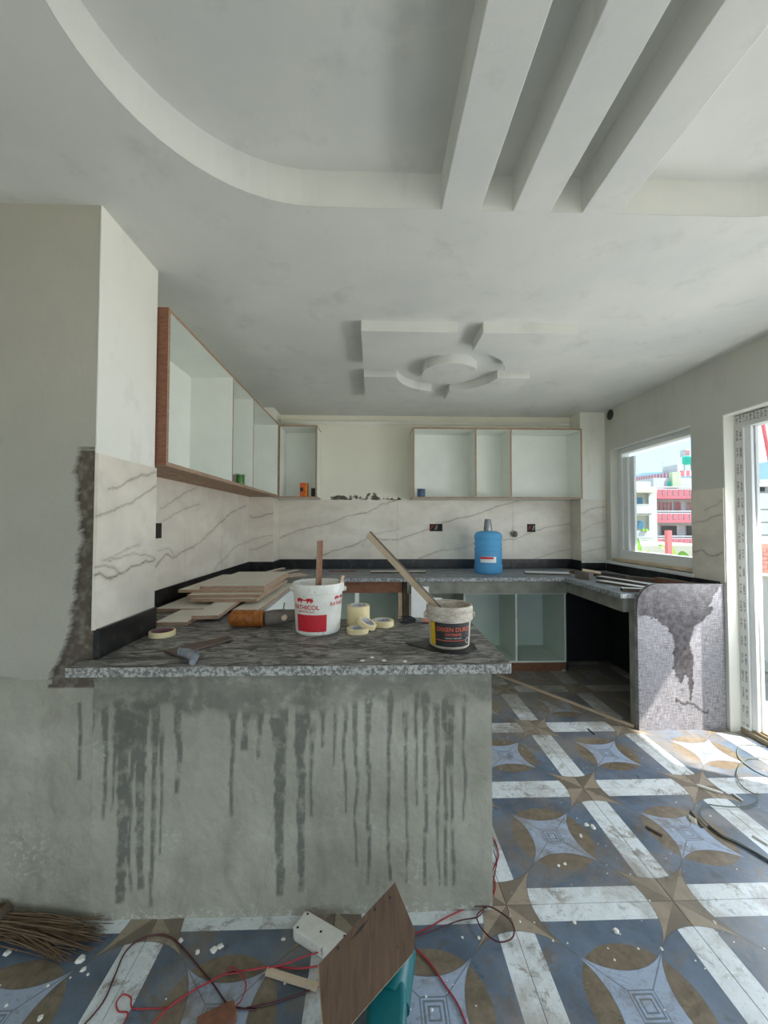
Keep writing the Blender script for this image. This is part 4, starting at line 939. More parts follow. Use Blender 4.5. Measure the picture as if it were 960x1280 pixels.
for k, (x0, x1, y0, y1, rt_, lb) in enumerate([(-0.985, -0.625, 2.19, 2.90, -1, 'lowest board of the tall middle pile'), (-1.03, -0.64, 2.22, 2.93, 2, 'second board from the bottom of the tall middle pile'),
                                            (-1.10, -0.62, 2.28, 2.95, 0, 'third board up in the tall middle pile, sticking out leftwards'), (-0.99, -0.627, 2.30, 2.97, 0.5, 'topmost cream board of the tall middle pile')]):
    board(x0, x1, y0, y1, ZK + 0.0355 + k * 0.0175, rt_, lb)
for k, (u0, v0, u1, v1, dz) in enumerate([(325, 713, 376, 701, .033), (335, 714, 383, 705, .022), (345, 713, 388, 709, .011), (350, 716, 391, 712, 0.0)]):
    a = at(u0, v0, 'z', ZK + dz + .01); b = at(u1, v1, 'z', ZK + dz + .01)
    ang = math.degrees(math.atan2(b.y - a.y, b.x - a.x)); L = min((b - a).length, 0.75); mid_ = a + (b - a).normalized() * L / 2
    mid_.y = min(mid_.y, 3.42)
    board(mid_.x - L / 2, mid_.x + L / 2, mid_.y - 0.02, mid_.y + 0.02, ZK + dz + 0.0004, ang, ['topmost', 'second', 'third', 'lowest'][k] + ' of the four pale strips fanned out behind the board pile', 0.010, 'laminate_strip', ('lam_top', 'ply_edge'), 'strip', 'strips behind the board pile')
o = board(-0.02, 0.50, 3.68, 3.76, ZK + 0.0005, 0, 'grey strip lying on the back worktop behind the leaning stick', 0.016, 'offcut_strip', ('white_board', 'wood_dark'), 'strip', 'offcuts on the back worktop')
tagged = board(-0.42, -0.16, 3.80, 3.84, ZK + 0.0005, 1, 'thin reddish strip on the back worktop behind the upright stick', 0.006, 'offcut_strip', ('brown_board', 'brown_board'), 'strip', 'offcuts on the back worktop')
board(1.42, 1.80, 3.55, 3.70, ZK + 0.0005, -16, 'white-topped offcut with dark edge right of the blue bottle', 0.014, 'offcut_board', ('white_board', 'wood_dark'), 'board', 'offcuts on the back worktop')

# ---- offcuts by the window
def plank(p0, p1, w, th, z, mats, label):
    a, b = Vector(p0), Vector(p1); L = (b - a).length; c = (a + b) / 2
    o = MB().box((-L / 2, -w / 2, 0), (L / 2, w / 2, th), 0, 1).build('timber_offcut', list(mats), loc=(c.x, c.y, z), rot=(0, 0, math.atan2(b.y - a.y, b.x - a.x)), bevel=0.001)
    return tag(o, label, 'timber', 'timber offcuts by the window')
plank((1.86, 3.66), (2.26, 3.05), 0.06, 0.03, ZK + 0.0005, ('wood_dark', 'wood_dark'), 'long dusty dark timber lying towards the window sill')
plank((1.93, 3.33), (2.12, 2.66), 0.07, 0.02, ZK + 0.0005, ('white_board', 'wood_dark'), 'white-faced timber strip running along the middle of the window worktop')
plank((1.80, 3.10), (1.98, 2.66), 0.08, 0.016, ZK + 0.0005, ('white_board', 'wood_dark'), 'pale broad offcut nearest the front edge of the window worktop')
plank((1.72, 2.70), (1.86, 2.66), 0.05, 0.022, ZK + 0.0005, ('white_board', 'wood_dark'), 'short pale block beside the rounded granite corner')
plank((2.26, 2.62), (2.22, 3.02), 0.07, 0.05, ZK + 0.0005, ('wood_dark', 'brown_board'), 'brown timber block against the wall under the window end')
t = empty('hammer', (1.84, 3.32, ZK), 'mallet-like tool with pale worn grip at the worktop corner', 'tool')
MB().prism([(1.735, 3.36), (1.78, 3.22), (1.83, 3.235), (1.78, 3.375)], ZK + 0.001, ZK + 0.062).build('head', 'tool_grey', t, bevel=0.006)
MB().tube([(1.78, 3.32, ZK + 0.070), (1.85, 3.28, ZK + 0.062), (1.90, 3.25, ZK + 0.054)], [0.014, 0.012, 0.010], 10).build('grip', 'wood_pale', t, smooth=True)
MB().tube([(1.89, 3.255, ZK + 0.055), (2.05, 3.16, ZK + 0.036)], 0.009, 10).build('shaft', 'black_matte', t, smooth=True)

# ---- blue water bottle upside down, steel cup on top
bx, by = 1.087, 3.70
t = empty('water_bottle', (bx, by, ZK), 'large translucent blue water bottle on the back worktop', 'bottle')
prof = [(0.06, 0.0), (0.115, 0.002), (0.128, 0.016), (0.131, 0.035), (0.131, 0.075), (0.124, 0.085), (0.125, 0.095), (0.125, 0.20), (0.123, 0.205), (0.127, 0.213), (0.127, 0.226), (0.122, 0.234), (0.122, 0.255), (0.127, 0.264), (0.127, 0.277), (0.122, 0.286), (0.122, 0.315), (0.128, 0.325), (0.129, 0.348), (0.122, 0.366), (0.105, 0.384), (0.07, 0.394), (0.04, 0.396)]
MB().lathe(prof, 48, (bx, by, ZK)).build('body', 'bottle', t, smooth=True)
rb_ = lambda z: 0.1255
patch((bx, by, ZK), rb_, -pi / 2 - 0.86, -pi / 2 + 0.30, 0.108, 0.162, 0.002).build('paper_label', 'white_board', t)
patch((bx, by, ZK), rb_, -pi / 2 - 0.86, -pi / 2 + 0.10, 0.140, 0.160, 0.003).build('label_stripe', 'label_red', t)
o = MB().lathe([(0.040, 0.0), (0.038, 0.03), (0.028, 0.105), (0.026, 0.110), (0.0, 0.110)], 24, cap=False).build('steel_tumbler', 'steel', loc=(bx - 0.002, by, ZK + 0.3965), smooth=True); tag(o, 'upturned steel tumbler standing on top of the blue bottle', 'tumbler')

# ================================================================== things on the floor
def fp(u, v, z=0.0): q = at(u, v, 'z', z); return (q.x, q.y, z)
def smooth_path(pts, n=6):
    P = [Vector(p) for p in pts]; out = []
    for i in range(len(P) - 1):
        p0, p1, p2, p3 = P[max(i - 1, 0)], P[i], P[i + 1], P[min(i + 2, len(P) - 1)]
        for k in range(n):
            t = k / n; out.append(0.5 * ((2 * p1) + (-p0 + p2) * t + (2 * p0 - 5 * p1 + 4 * p2 - p3) * t * t + (-p0 + 3 * p1 - 3 * p2 + p3) * t ** 3))
    return out + [P[-1]]
def cable(px, r, mat, label, lift=0.0, group='electric wires on the floor'):
    pts = [fp(u, v, r + 0.0005 + lift) for u, v in px]
    o = MB().tube(smooth_path(pts), r * 0.85, 6).build('electric_wire', mat, smooth=True)
    return tag(o, label, 'wire', group)
k3 = lambda L: crop(0, 1080, 1 / 3, L); k4 = lambda L: crop(260, 1080, .3958, L); kr = lambda L: crop(600, 1060, .1875, L); kg = lambda L: crop(780, 880, .1875, L)
cable(k3([(300, 620), (385, 520), (430, 420), (470, 330), (530, 280), (600, 265), (650, 280), (700, 330), (750, 390), (800, 450), (850, 520), (900, 540), (960, 545)]) + k4([(120, 455), (200, 440), (290, 410), (360, 385)]), 0.0026, 'dark_wire', 'dark red wire arching over the floor left of the plywood')
cable(k3([(560, 620), (630, 540), (700, 490), (790, 440), (840, 415), (900, 405)]) + k4([(60, 345), (130, 335), (200, 325), (290, 330), (370, 318)]), 0.0030, 'red_wire', 'bright red wire crossing the dark wire left of the plywood', 0.005)
cable(k3([(450, 620), (480, 560), (445, 552), (436, 520), (460, 490), (490, 500), (497, 540), (560, 542), (630, 537), (690, 500)]), 0.0022, 'red_wire', 'thin red wire with a small loop on the white stripe', 0.0)
cable(k4([(60, 345), (75, 325), (100, 345), (120, 380), (105, 430), (90, 445)]), 0.0022, 'red_wire', 'thin red wire curl hanging from the red wire bundle', 0.011)
cable(k4([(190, 330), (260, 310), (310, 290), (380, 272)]), 0.0026, 'red_wire', 'short red wire running under the white power strip', 0.011)
cable(k4([(640, 225), (690, 205), (760, 165), (840, 132), (890, 135)]) + kr([(60, 375), (95, 300), (103, 230), (80, 165), (105, 110), (125, 50), (110, -20), (95, -60)]), 0.0026, 'red_wire', 'red wire from the teal tool up along the peninsula corner', 0.0)
cable(k4([(640, 235), (700, 215), (790, 180), (855, 165), (880, 125)]) + kr([(40, 400), (85, 320), (85, 250), (100, 160), (112, 90), (90, 20)]), 0.0024, 'dark_wire', 'dark wire twisted with the red wire at the peninsula corner', 0.006)
cable(kr([(-40, 388), (60, 390), (130, 425), (190, 470), (225, 530), (220, 590), (180, 620), (120, 625), (60, 590), (0, 520), (-20, 450), (30, 400)]), 0.0028, 'dark_wire', 'dark round wire loop near the peninsula\'s right corner', 0.011)
cable(k4([(640, 255), (675, 285), (710, 325), (750, 385), (790, 445), (825, 530)]), 0.0030, 'red_wire', 'red and white wire running from the teal tool towards the camera')
cable(kr([(90, -75), (70, -40), (75, 10), (60, 60), (95, 110)]) , 0.0018, 'red_wire', 'thin stray red wire end against the peninsula\'s base', 0.012)
cable(kg([(1000, 290), (860, 275), (780, 275), (755, 310), (765, 360), (820, 410), (880, 450), (1000, 505)]), 0.0030, 'green_wire', 'grey-green wire loop in the sunlight by the door')
cable(kg([(1000, 385), (900, 360), (820, 365), (765, 420), (755, 490), (790, 550), (850, 590), (893, 610), (880, 650), (820, 680), (720, 686), (620, 678), (560, 670), (515, 690), (510, 740), (560, 800), (650, 870), (740, 910), (830, 960), (890, 995), (1000, 1060)]), 0.0032, 'green_wire', 'long grey-green wire winding from the sunlit patch to the right edge', 0.007)
cable(kg([(560, 812), (650, 882), (740, 924), (830, 972), (890, 1005), (1000, 1075)]), 0.0034, 'black', 'black cable lying beside the grey-green wire at the right')

# broom
t = empty('broom', (-1.15, 1.34, 0), 'brown straw broom head lying at the foot of the near left wall', 'broom')
m = MB(); base = Vector((-1.235, 1.355, 0.045))
for k in range(150):
    a = random.uniform(0, 1); tip = Vector(fp(*[(136, 1166), (130, 1178), (118, 1188), (98, 1198), (80, 1200), (120, 1170)][k % 6])); tip += Vector((random.uniform(-.07, .01), random.uniform(-.02, .03), random.uniform(0.002, 0.03)))
    s_ = base + Vector((random.uniform(-.02, .02), random.uniform(-.03, .03), random.uniform(-.03, .03))); mid_ = s_.lerp(tip, 0.5) + Vector((0, random.uniform(-.008, .008), 0.008 + random.uniform(-.004, .008)))
    m.tube([s_, mid_, tip], [0.0022, 0.0018, 0.0008], 4)
m.build('straw', 'straw', t)['kind'] = 'stuff'
MB().tube([(-1.33, 1.36, 0.05), (-1.25, 1.357, 0.05), (-1.205, 1.352, 0.046), (-1.195, 1.352, 0.045)], [0.030, 0.040, 0.044, 0.036], 14).build('binding', 'wood_dark', t, smooth=True)
MB().tube([(-1.9, 1.362, 0.055), (-1.31, 1.36, 0.05)], 0.014, 10).build('handle', 'wood_pale', t, smooth=True)
m = MB()
for dx in (0.0, 0.022, 0.044): m.lathe([(0.043, -0.003), (0.047, 0), (0.043, 0.003)], 16, cap=False).xf(Matrix.Identity(4)) if False else m.tube([(-1.252 + dx, 1.357, 0.05), (-1.248 + dx, 1.357, 0.05)], 0.045 - abs(dx - .02) * 0.1, 16)
m.build('cord', 'straw', t, smooth=True)

# plywood plate over a teal router
t = empty('router', (0.05, 1.04, 0), 'teal power tool lying under the tilted plywood plate', 'power tool')
MB().prism([(-0.02, 0.92), (0.075, 0.94), (0.088, 1.02), (0.088, 1.13), (0.055, 1.18), (-0.01, 1.14)], 0.045, 0.15).build('body', 'teal', t, bevel=0.015, seg=3)
MB().tube([(0.045, 1.06, 0.10), (0.078, 1.165, 0.125)], [0.055, 0.05], 20).build('motor_can', 'teal', t, smooth=True)
MB().tube([(0.076, 1.16, 0.123), (0.086, 1.20, 0.130)], [0.050, 0.042], 20).build('end_cap', 'black', t, smooth=True)
for k in range(5): MB().box((0.0 + k * 0.018, 0.918, 0.06), (0.008 + k * 0.018, 0.93, 0.135)).build('cooling_rib', 'teal', t, bevel=0.002)
MB().prism([(-0.03, 0.93), (0.075, 0.945), (0.08, 1.15), (-0.01, 1.15)], 0.0, 0.046).build('base_block', 'black', t, bevel=0.006)
MB().tube([(0.08, 1.0, 0.05), (0.13, 1.02, 0.012), (0.16, 1.03, 0.008)], [0.008, 0.007, 0.005], 10).build('guide_rod', 'wood_pale', t, smooth=True)
pts = [(at(u, v, 'z', z), z) for u, v, z in ((493, 1104, .25), (519, 1166, .20), (516, 1192, .19), (440, 1280, .205), (425, 1300, .21), (404, 1290, .225), (399, 1230, .24), (398, 1206, .247))]
pl3 = [Vector((q.x, q.y, z)) for q, z in pts]
# fit one plane through three corners so that the plate is flat
n_ = (pl3[1] - pl3[0]).cross(pl3[7] - pl3[0]).normalized()
if n_.z < 0: n_ = -n_
def on_plate(u, v):
    d = FWD * FPX + RIGHT * (u - 480) + UP * (640 - v); return CAMPOS + d * ((pl3[0] - CAMPOS).dot(n_) / d.dot(n_))
cor = [on_plate(u, v) for u, v in ((493, 1104), (519, 1166), (516, 1192), (440, 1280), (425, 1296), (404, 1292), (399, 1230), (398, 1206))]
cen = sum(cor, Vector()) / len(cor); k = len(cor)
t2 = empty('plywood_plate', cen, 'brown plywood plate with clipped corners resting tilted on the teal tool', 'plate')
v = [p - n_ * 0.004 for p in cor] + [p + n_ * 0.004 for p in cor]
MB().add(v, [tuple(range(k)), tuple(range(k, 2 * k))[::-1]] + [((i + 1) % k, i, i + k, (i + 1) % k + k) for i in range(k)], [0, 0] + [1] * k).build('plate', ['plywood', 'ply_pale'], t2)
s0, s1 = on_plate(437, 1178), on_plate(461, 1149)
sd = (s1 - s0).normalized(); sn = sd.cross(n_) * 0.0035
MB().add([s0 + n_ * .0045, (s0 + s1) / 2 + sn + n_ * .0046, s1 + n_ * .0045, (s0 + s1) / 2 - sn + n_ * .0046], [(0, 1, 2, 3)]).build('slot', 'black', t2)
for u, v in ((422, 1186), (468, 1138), (487, 1123)):
    q = on_plate(u, v); MB().lathe([(0.0001, 0.0), (0.004, 0.0), (0.004, 0.0006), (0.0001, 0.0007)], 10, cap=False).xf(Matrix.Translation(q + n_ * 0.0042) @ n_.to_track_quat('Z', 'Y').to_matrix().to_4x4()).build('screw_hole', 'black', t2)

# power strip, stick, block
def oriented(c, ang): return Matrix.Translation(c) @ Matrix.Rotation(ang, 4, 'Z')
a, b = Vector(fp(382, 1156, .03)), Vector(fp(421, 1180, .03)); ang = math.atan2(b.y - a.y, b.x - a.x); L = (b - a).length / 2 + 0.028; c_ = (a + b) / 2
t = empty('power_strip', (c_.x, c_.y, 0), 'dusty white plastic power strip lying against the plywood plate', 'power strip')
MB().prism([(-L, -.030), (-L + .012, -.036), (L, -.036), (L, .036), (-L + .012, .036), (-L, .030)], 0.0, 0.038).xf(oriented((c_.x, c_.y, 0.0), ang)).build('case', 'bucket_white', t, bevel=0.005)
m = MB()
for ax_, ay_ in ((-L + .016, -.025), (-L + .016, .025), (L - .016, -.025), (L - .016, .025), (0, .0)): m.lathe([(0.0001, 0.0375), (0.004, 0.0378), (0.004, 0.0384), (0.0001, 0.0386)], 10, (ax_, ay_, 0), cap=False)
m.xf(oriented((c_.x, c_.y, 0), ang)).build('screw_heads', 'black', t)['kind'] = 'stuff'
MB().box((-L + .01, -.034, .012), (L - .01, -.0355, .020)).xf(oriented((c_.x, c_.y, 0), ang)).build('side_groove', 'tool_grey', t)
a, b = Vector(fp(333, 1214, .009)), Vector(fp(397, 1234, .009)); stick('paint_stick', a + Vector((0, 0, 0)), b, 0.016, 0.012, ['wood_pale'], 'white-painted stick lying among the red wires left of the plywood', roll=0)
q = [fp(u, v) for u, v in ((246, 1285), (292, 1262), (296, 1278), (280, 1300), (250, 1300))]
m = MB().prism([(a[0], a[1]) for a in q], 0.0, 0.03); o = m.build('wood_block', 'brown_board', bevel=0.002); tag(o, 'small reddish brown wooden block at the bottom edge of the floor', 'block')
# long trim strip across the floor
a, b = Vector(fp(640, 840, .008)), Vector(fp(800, 913, .008)); b = Vector((1.728, 2.60, .008)); a = Vector((1.10, 3.52, 0.008))
stick('trim_strip', a, b, 0.022, 0.014, ['wood_pale'], 'long thin pale strip lying diagonally on the floor before the base cabinets', 'strip')

# small debris
def chip(u, v, s, mat, label, name, group, cat):
    c0 = Vector(fp(u, v)); n = random.randint(5, 7)
    ring0 = [(s * random.uniform(.6, 1.1) * math.cos(2 * pi * i / n), s * random.uniform(.6, 1.1) * math.sin(2 * pi * i / n)) for i in range(n)]
    hh = s * random.uniform(.35, .7)
    vv = [(a, b, 0) for a, b in ring0] + [(a * .6, b * .6, hh * random.uniform(.7, 1)) for a, b in ring0]
    o = MB().add(vv, [tuple(range(n))[::-1], tuple(range(n, 2 * n))] + [(i, (i + 1) % n, (i + 1) % n + n, i + n) for i in range(n)]).build(name, mat, loc=c0)
    return tag(o, label, cat, group)
chip(866, 1026, 0.030, 'stone', 'grey rubble stone on the floor beside the winding wire', 'rubble_stone', None, 'stone')
chip(704, 838, 0.040, 'stone', 'pale round lump on the floor in front of the two-bay base cabinet', 'rubble_stone', None, 'stone')
for k in range(3): chip(917 + k * 3, 908 + k * 3, 0.016, 'stone', 'rubble lump heaped at the foot of the door frame', 'rubble_stone', 'rubble by the door frame', 'stone')
chips = k3([(100, -9e9)]) and []
for u, v, s in k3([(300, 360)]) and [(100, 1200, .016), (104, 1212, .010), (10, 1191, .014), (50, 1273, .010), (8, 1257, .006), (226, 1176, .011), (247, 1191, .010), (268, 1187, .014), (275, 1183, .012), (60, 1232, .005), (88, 1222, .004), (110, 1218, .005), (354, 1174, .008), (356, 1229, .005), (540, 1262, .006), (532, 1246, .005),
                   (733, 1031, .014), (741, 1034, .014), (726, 1045, .010), (770, 1164, .012), (718, 1153, .008), (650, 1152, .005), (768, 1200, .005), (691, 1176, .005), (798, 1186, .005), (827, 1186, .007), (893, 1153, .007), (812, 1126, .005), (598, 1172, .007), (578, 1172, .006), (603, 1124, .005), (668, 1153, .004), (845, 1003, .006), (788, 1093, .004), (706, 1080, .008), (698, 1082, .007), (638, 1145, .004), (715, 1132, .004), (888, 1020, .005), (760, 1037, .004)]:
    chip(u, v, s, 'chip', 'white plaster chip scattered on the patterned floor', 'plaster_chip', 'white plaster chips on the floor', 'chip')
def fstick(a, b, w, mat, label): return stick('floor_splinter', Vector(fp(*a, w / 2 + .0008)), Vector(fp(*b, w / 2 + .0008)), w, w, [mat], label, 'splinter')
fstick(kg([(485, 540)])[0], kg([(660, 597)])[0], 0.010, 'chip', 'white thin splinter right of the brown star')
fstick(kg([(725, 597)])[0], kg([(790, 645)])[0], 0.008, 'chip', 'small white splinter under the grey-green wire')
fstick(kg([(445, 715)])[0], kg([(525, 822)])[0], 0.008, 'wood_dark', 'dark splinter beside the rubble stone')
fstick(kg([(145, 815)])[0], kg([(255, 877)])[0], 0.008, 'wood_dark', 'dark splinter on the brown lens of the floor pattern')
fstick((735, 911), (743, 918), 0.006, 'black', 'short black splinter on a white stripe before the granite panel')
fstick((941, 1044), (960, 1056), 0.008, 'chip', 'white splinter at the right edge of the floor')
# paint dabs on the worktop
for k, (u, v) in enumerate([(453, 826), (480, 826), (506, 827), (465, 822)]):
    q = at(u, v, 'z', ZK); o = MB().lathe([(0.0001, 0), (0.008, 0), (0.006, .002), (0.0001, .003)], 9, cap=False).build('paint_dab', 'chip', loc=(q.x, q.y, ZK + .0004), smooth=True); tag(o, 'white paint dab on the peninsula worktop near its front edge', 'paint dab', 'paint dabs on the worktop')

# ================================================================== outdoors
struct('balcony_floor', MB().box((2.502, -3.3, -0.2), (3.75, 5.2, -0.004)), 'balcony')
m = MB().box((3.60, -3.3, -0.004), (3.74, 5.2, 0.845)); wo_ = struct('wall_balcony', m, 'b_white')
MB().box((3.585, -3.3, 0.0), (3.60, 5.2, 0.09)).build('balcony_skirting', 'b_grey', wo_)
MB().box((3.58, -3.3, 0.845), (3.76, 5.2, 0.872)).build('coping', 'b_cream', wo_)
struct('wall_balcony_sun_block', MB().box((2.90, 0.95, -0.004), (3.05, 1.53, 2.62)), 'b_white')  # unseen column added to cut off the sun patch on the floor
struct('ceiling_balcony', MB().box((2.502, -3.3, 2.62), (3.42, 5.2, 2.76)), 'b_white')
gr = MB().box((-300, -300, -7.2), (600, 700, -7.0)); o = gr.build('ground', 'ground'); o['kind'] = 'structure'

def PW(u, v, Y): q = at(u, v, 'y', Y); return q.x, q.z
def wbox(mb, u0, v0, u1, v1, Y, dy, m=0):
    a = at(u0, v1, 'y', Y); b = at(u1, v0, 'y', Y); mb.box((a.x, Y, a.z), (b.x, Y + dy, b.z), m); return mb
cb = lambda X, Yc: (770 + .11719 * X, 555 + .11719 * Yc)
def part(r, name, mat, X0_, Y0_, X1_, Y1_, Y, dy, bevel=0):
    a, b = cb(X0_, Y0_), cb(X1_, Y1_); return wbox(MB(), a[0], a[1], b[0], b[1], Y, dy).build(name, mat, r)
YH = 48.0
q = at(840, 690, 'y', YH); r = empty('pink_house', (q.x, YH, -7), 'white house with pink panelled balconies and a green rooftop tank', 'building')
part(r, 'wall', 'b_white', 425, 365, 1150, 1900, YH, 9)
for (ya, yb) in ((478, 560), (735, 815), (1003, 1068)):
    part(r, 'balcony_slab', 'b_pink', 425, yb - 4, 1150, yb + 24, YH - 1.3, 1.3)
    part(r, 'parapet', 'b_white', 428, ya, 1150, yb - 4, YH - 1.2, 0.12)
    part(r, 'handrail', 'b_white', 425, ya - 24, 1150, ya - 14, YH - 1.25, 0.15)
    for k in range(12):
        part(r, 'parapet_panel', 'b_pink', 434 + k * 58.5, ya + 8, 434 + k * 58.5 + 44, yb - 8, YH - 1.26, 0.07)
for (xa, ya, xb, yb, mt) in ((435, 622, 598, 706, 'b_curtain'), (630, 622, 692, 706, 'b_curtain'), (485, 873, 648, 972, 'b_dark'), (755, 873, 812, 990, 'b_dark'), (760, 622, 900, 706, 'b_curtain'), (550, 398, 600, 455, 'b_teal')):
    w = part(r, 'window', 'b_white', xa - 6, ya - 6, xb + 6, yb + 6, YH - 0.10, 0.11)
    a, b = cb(xa, ya), cb(xb, yb); wbox(MB(), a[0], a[1], b[0], b[1], YH - 0.14, 0.05).build('pane', mt, w)
    if mt == 'b_curtain':
        for k in range(4): a, b = cb(xa + (xb - xa) * (k + .8) / 4 - 3, ya), cb(xa + (xb - xa) * (k + .8) / 4 + 3, yb); wbox(MB(), a[0], a[1], b[0], b[1], YH - 0.17, 0.04).build('mullion', 'b_pink', w)
# roof parapet running back along the side, in white and pink
def rail_run(r, p0, p1, nseg):
    (ua, va0, va1, Ya), (ub, vb0, vb1, Yb) = p0, p1
    for k in range(nseg):
        for mt, f0, f1 in (('b_pink', 0.0, 0.66), ('b_white', 0.66, 1.0)):
            t0, t1 = (k + f0) / nseg, (k + f1) / nseg; V_ = []
            A0, A1 = at(*cb(ua, va0), 'y', Ya), at(*cb(ua, va1), 'y', Ya); B0, B1_ = at(*cb(ub, vb0), 'y', Yb), at(*cb(ub, vb1), 'y', Yb)
            for t_ in (t0, t1):
                for lo, hi in ((A0, B0), (A1, B1_)): V_.append(lo.lerp(hi, t_))
            dv = Vector((0.1, 0.25, 0)); v = V_ + [p + dv for p in V_]
            MB().add(v, [(0, 2, 3, 1), (4, 5, 7, 6), (0, 4, 6, 2), (1, 3, 7, 5), (0, 1, 5, 4), (2, 6, 7, 3)]).build('roof_parapet_panel', mt, r)
rail_run(r, (222, 350, 392, 64.0), (592, 300, 365, YH), 12)
rail_run(r, (690, 285, 342, YH + 1), (1100, 270, 340, YH + 1), 7)
a0, a1, b0, b1 = at(*cb(222, 390), 'y', 64.0), at(*cb(222, 700), 'y', 64.0), at(*cb(592, 362), 'y', YH + .2), at(*cb(592, 700), 'y', YH + .2)
dv = Vector((2, 4, 0)); v = [a0, b0, Vector((b0.x, b0.y, -7)), Vector((a0.x, a0.y, -7))]; v = v + [p + dv for p in v]
MB().add(v, [(0, 3, 2, 1), (4, 5, 6, 7), (0, 1, 5, 4), (1, 2, 6, 5), (2, 3, 7, 6), (3, 0, 4, 7)]).build('side_wing', 'b_white', r)
part(r, 'stair_flight', 'b_green', 605, 300, 690, 455, YH - 0.4, 0.6); part(r, 'stair_house', 'b_white', 655, 215, 720, 340, YH + 2, 2.5)
a, b = cb(765, 220), cb(765, 128); p0, p1 = at(*a, 'y', YH + 3), at(*b, 'y', YH + 3); tk = empty('water_tank', p0, 'round green water tank on the pink house\'s roof', 'tank')
MB().lathe([(0.56, 0), (0.6, 0.06), (0.6, (p1 - p0).length * .85), (0.45, (p1 - p0).length * .97), (0.15, (p1 - p0).length)], 20, p0).build('tank_body', 'b_teal', tk, smooth=True)
m = MB(); 
for sx in (-.45, .45): m.box((p0.x + sx - .06, p0.y - .06, p0.z - 2.4), (p0.x + sx + .06, p0.y + .06, p0.z))
m.build('stand', 'b_grey', tk)
pf = part(r, 'chimney', 'b_white', 742, 55, 790, 130, YH + 4, 1.0)
for k in range(2): a, b = cb(742, 70 + k * 28), cb(790, 84 + k * 28); wbox(MB(), a[0], a[1], b[0], b[1], YH + 3.95, 0.06).build('stripe', 'b_pink', pf)
for X_ in (235, 500): part(r, 'aerial_mast', 'b_grey', X_ - 2, 190 if X_ > 400 else 275, X_ + 2, 300 if X_ > 400 else 350, YH + 4, 0.08); part(r, 'aerial_bar', 'b_grey', X_ - 30, 200 if X_ > 400 else 280, X_ + 30, 203 if X_ > 400 else 283, YH + 4, 0.06)

YL = 46.5
q = at(800, 690, 'y', YL); r = empty('cream_house', (q.x, YL, -7), 'cream house with blue shutters and plain white balconies', 'building')
part(r, 'wall', 'b_cream', -250, 490, 425, 1900, YL, 8); part(r, 'roof_parapet', 'b_white', -250, 400, 370, 492, YL - 0.6, 0.4); part(r, 'roof_slab', 'b_cream', -250, 488, 440, 515, YL - 1.4, 4)
part(r, 'return_wall', 'b_white', 372, 455, 432, 1900, YL - 0.4, 2)
part(r, 'balcony', 'b_white', -250, 655, 378, 752, YL - 1.4, 0.15); part(r, 'balcony_slab', 'b_cream', -250, 745, 378, 758, YL - 1.4, 1.4); part(r, 'handrail', 'b_grey', -250, 640, 378, 650, YL - 1.4, 0.1)
part(r, 'balcony', 'b_white', -250, 925, 400, 1005, YL - 1.4, 0.15); part(r, 'balcony_slab', 'b_cream', -250, 1003, 410, 1022, YL - 1.4, 1.4)
for (xa, ya, xb, yb, mt) in ((230, 570, 284, 655, 'b_blue'), (162, 570, 216, 600, 'b_blue'), (170, 820, 214, 897, 'b_dark'), (236, 820, 291, 905, 'b_blue')):
    w = part(r, 'window', 'b_white', xa - 5, ya - 5, xb + 5, yb + 5, YL - 0.1, 0.11); a, b = cb(xa, ya), cb(xb, yb); wbox(MB(), a[0], a[1], b[0], b[1], YL - 0.14, 0.05).build('pane', mt, w)
part(r, 'air_conditioner', 'b_white', 165, 602, 218, 652, YL - 0.5, 0.5)
for X_ in (145, 210, 295, 330): part(r, 'plant_trough', 'leaf', X_ - 12, 905, X_ + 14, 930, YL - 1.6, 0.2)
part(r, 'garage_wall', 'b_grey', -250, 1025, 425, 1085, YL - 2.2, 0.5); part(r, 'garage_opening', 'b_dark', 285, 1032, 330, 1082, YL - 2.25, 0.1)
YN = 24.0
q = at(830, 700, 'y', YN); o = MB(); wbox(o, 740, 682, 905, 800, YN, 6); o = o.build('low_roof', 'b_cream'); tag(o, 'low pale flat roof between the garden and the houses', 'building')
q = at(838, 690, 'y', 9.0); a = at(834.5, 663, 'y', 9.0); o = MB().box((a.x, 9.0, -3), (a.x + 0.105, 9.1, a.z)).build('gate_post', 'red'); tag(o, 'pink post in front of the pink house', 'post')

def leaf(base, tip, w, up_):
    base, tip = Vector(base), Vector(tip); n = 8; v = []; f = []
    side = (tip - base).cross(Vector((0.3, -1, 0.3))).normalized()
    for i in range(n + 1):
        t_ = i / n; c = base.lerp(tip, t_) + Vector((0, 0, up_ * math.sin(pi * t_))); ww = w * math.sin(pi * min(1, t_ * 0.9 + 0.08)) ** 0.7
        v += [c - side * ww, c + Vector((0, .02, -0.04 * w)), c + side * ww]
    for i in range(n): f += [(3 * i, 3 * i + 1, 3 * i + 4, 3 * i + 3), (3 * i + 1, 3 * i + 2, 3 * i + 5, 3 * i + 4)]
    m = MB().add(v, f); k = len(m.v); m.add([(a, b + 0.012, c) for a, b, c in v], [q[::-1] for q in f]); return m
def banana(label, Y, stem_px, leaves):
    b = at(*cb(*stem_px), 'y', Y); r = empty('banana_plant', (b.x, Y, b.z - 2.5), label, 'plant', 'banana plants beyond the balcony')
    MB().tube([(b.x, Y, b.z - 3.5), (b.x, Y, b.z - 0.02)], [0.14, 0.06], 10).build('stem', 'b_green', r, smooth=True)
    for (X_, Y_, w, u_) in leaves:
        tp = at(*cb(X_, Y_), 'y', Y - 0.1 + random.uniform(-.3, .3)); leaf((b.x, Y, b.z), tp, w, u_).build('leaf', 'leaf', r, smooth=True)
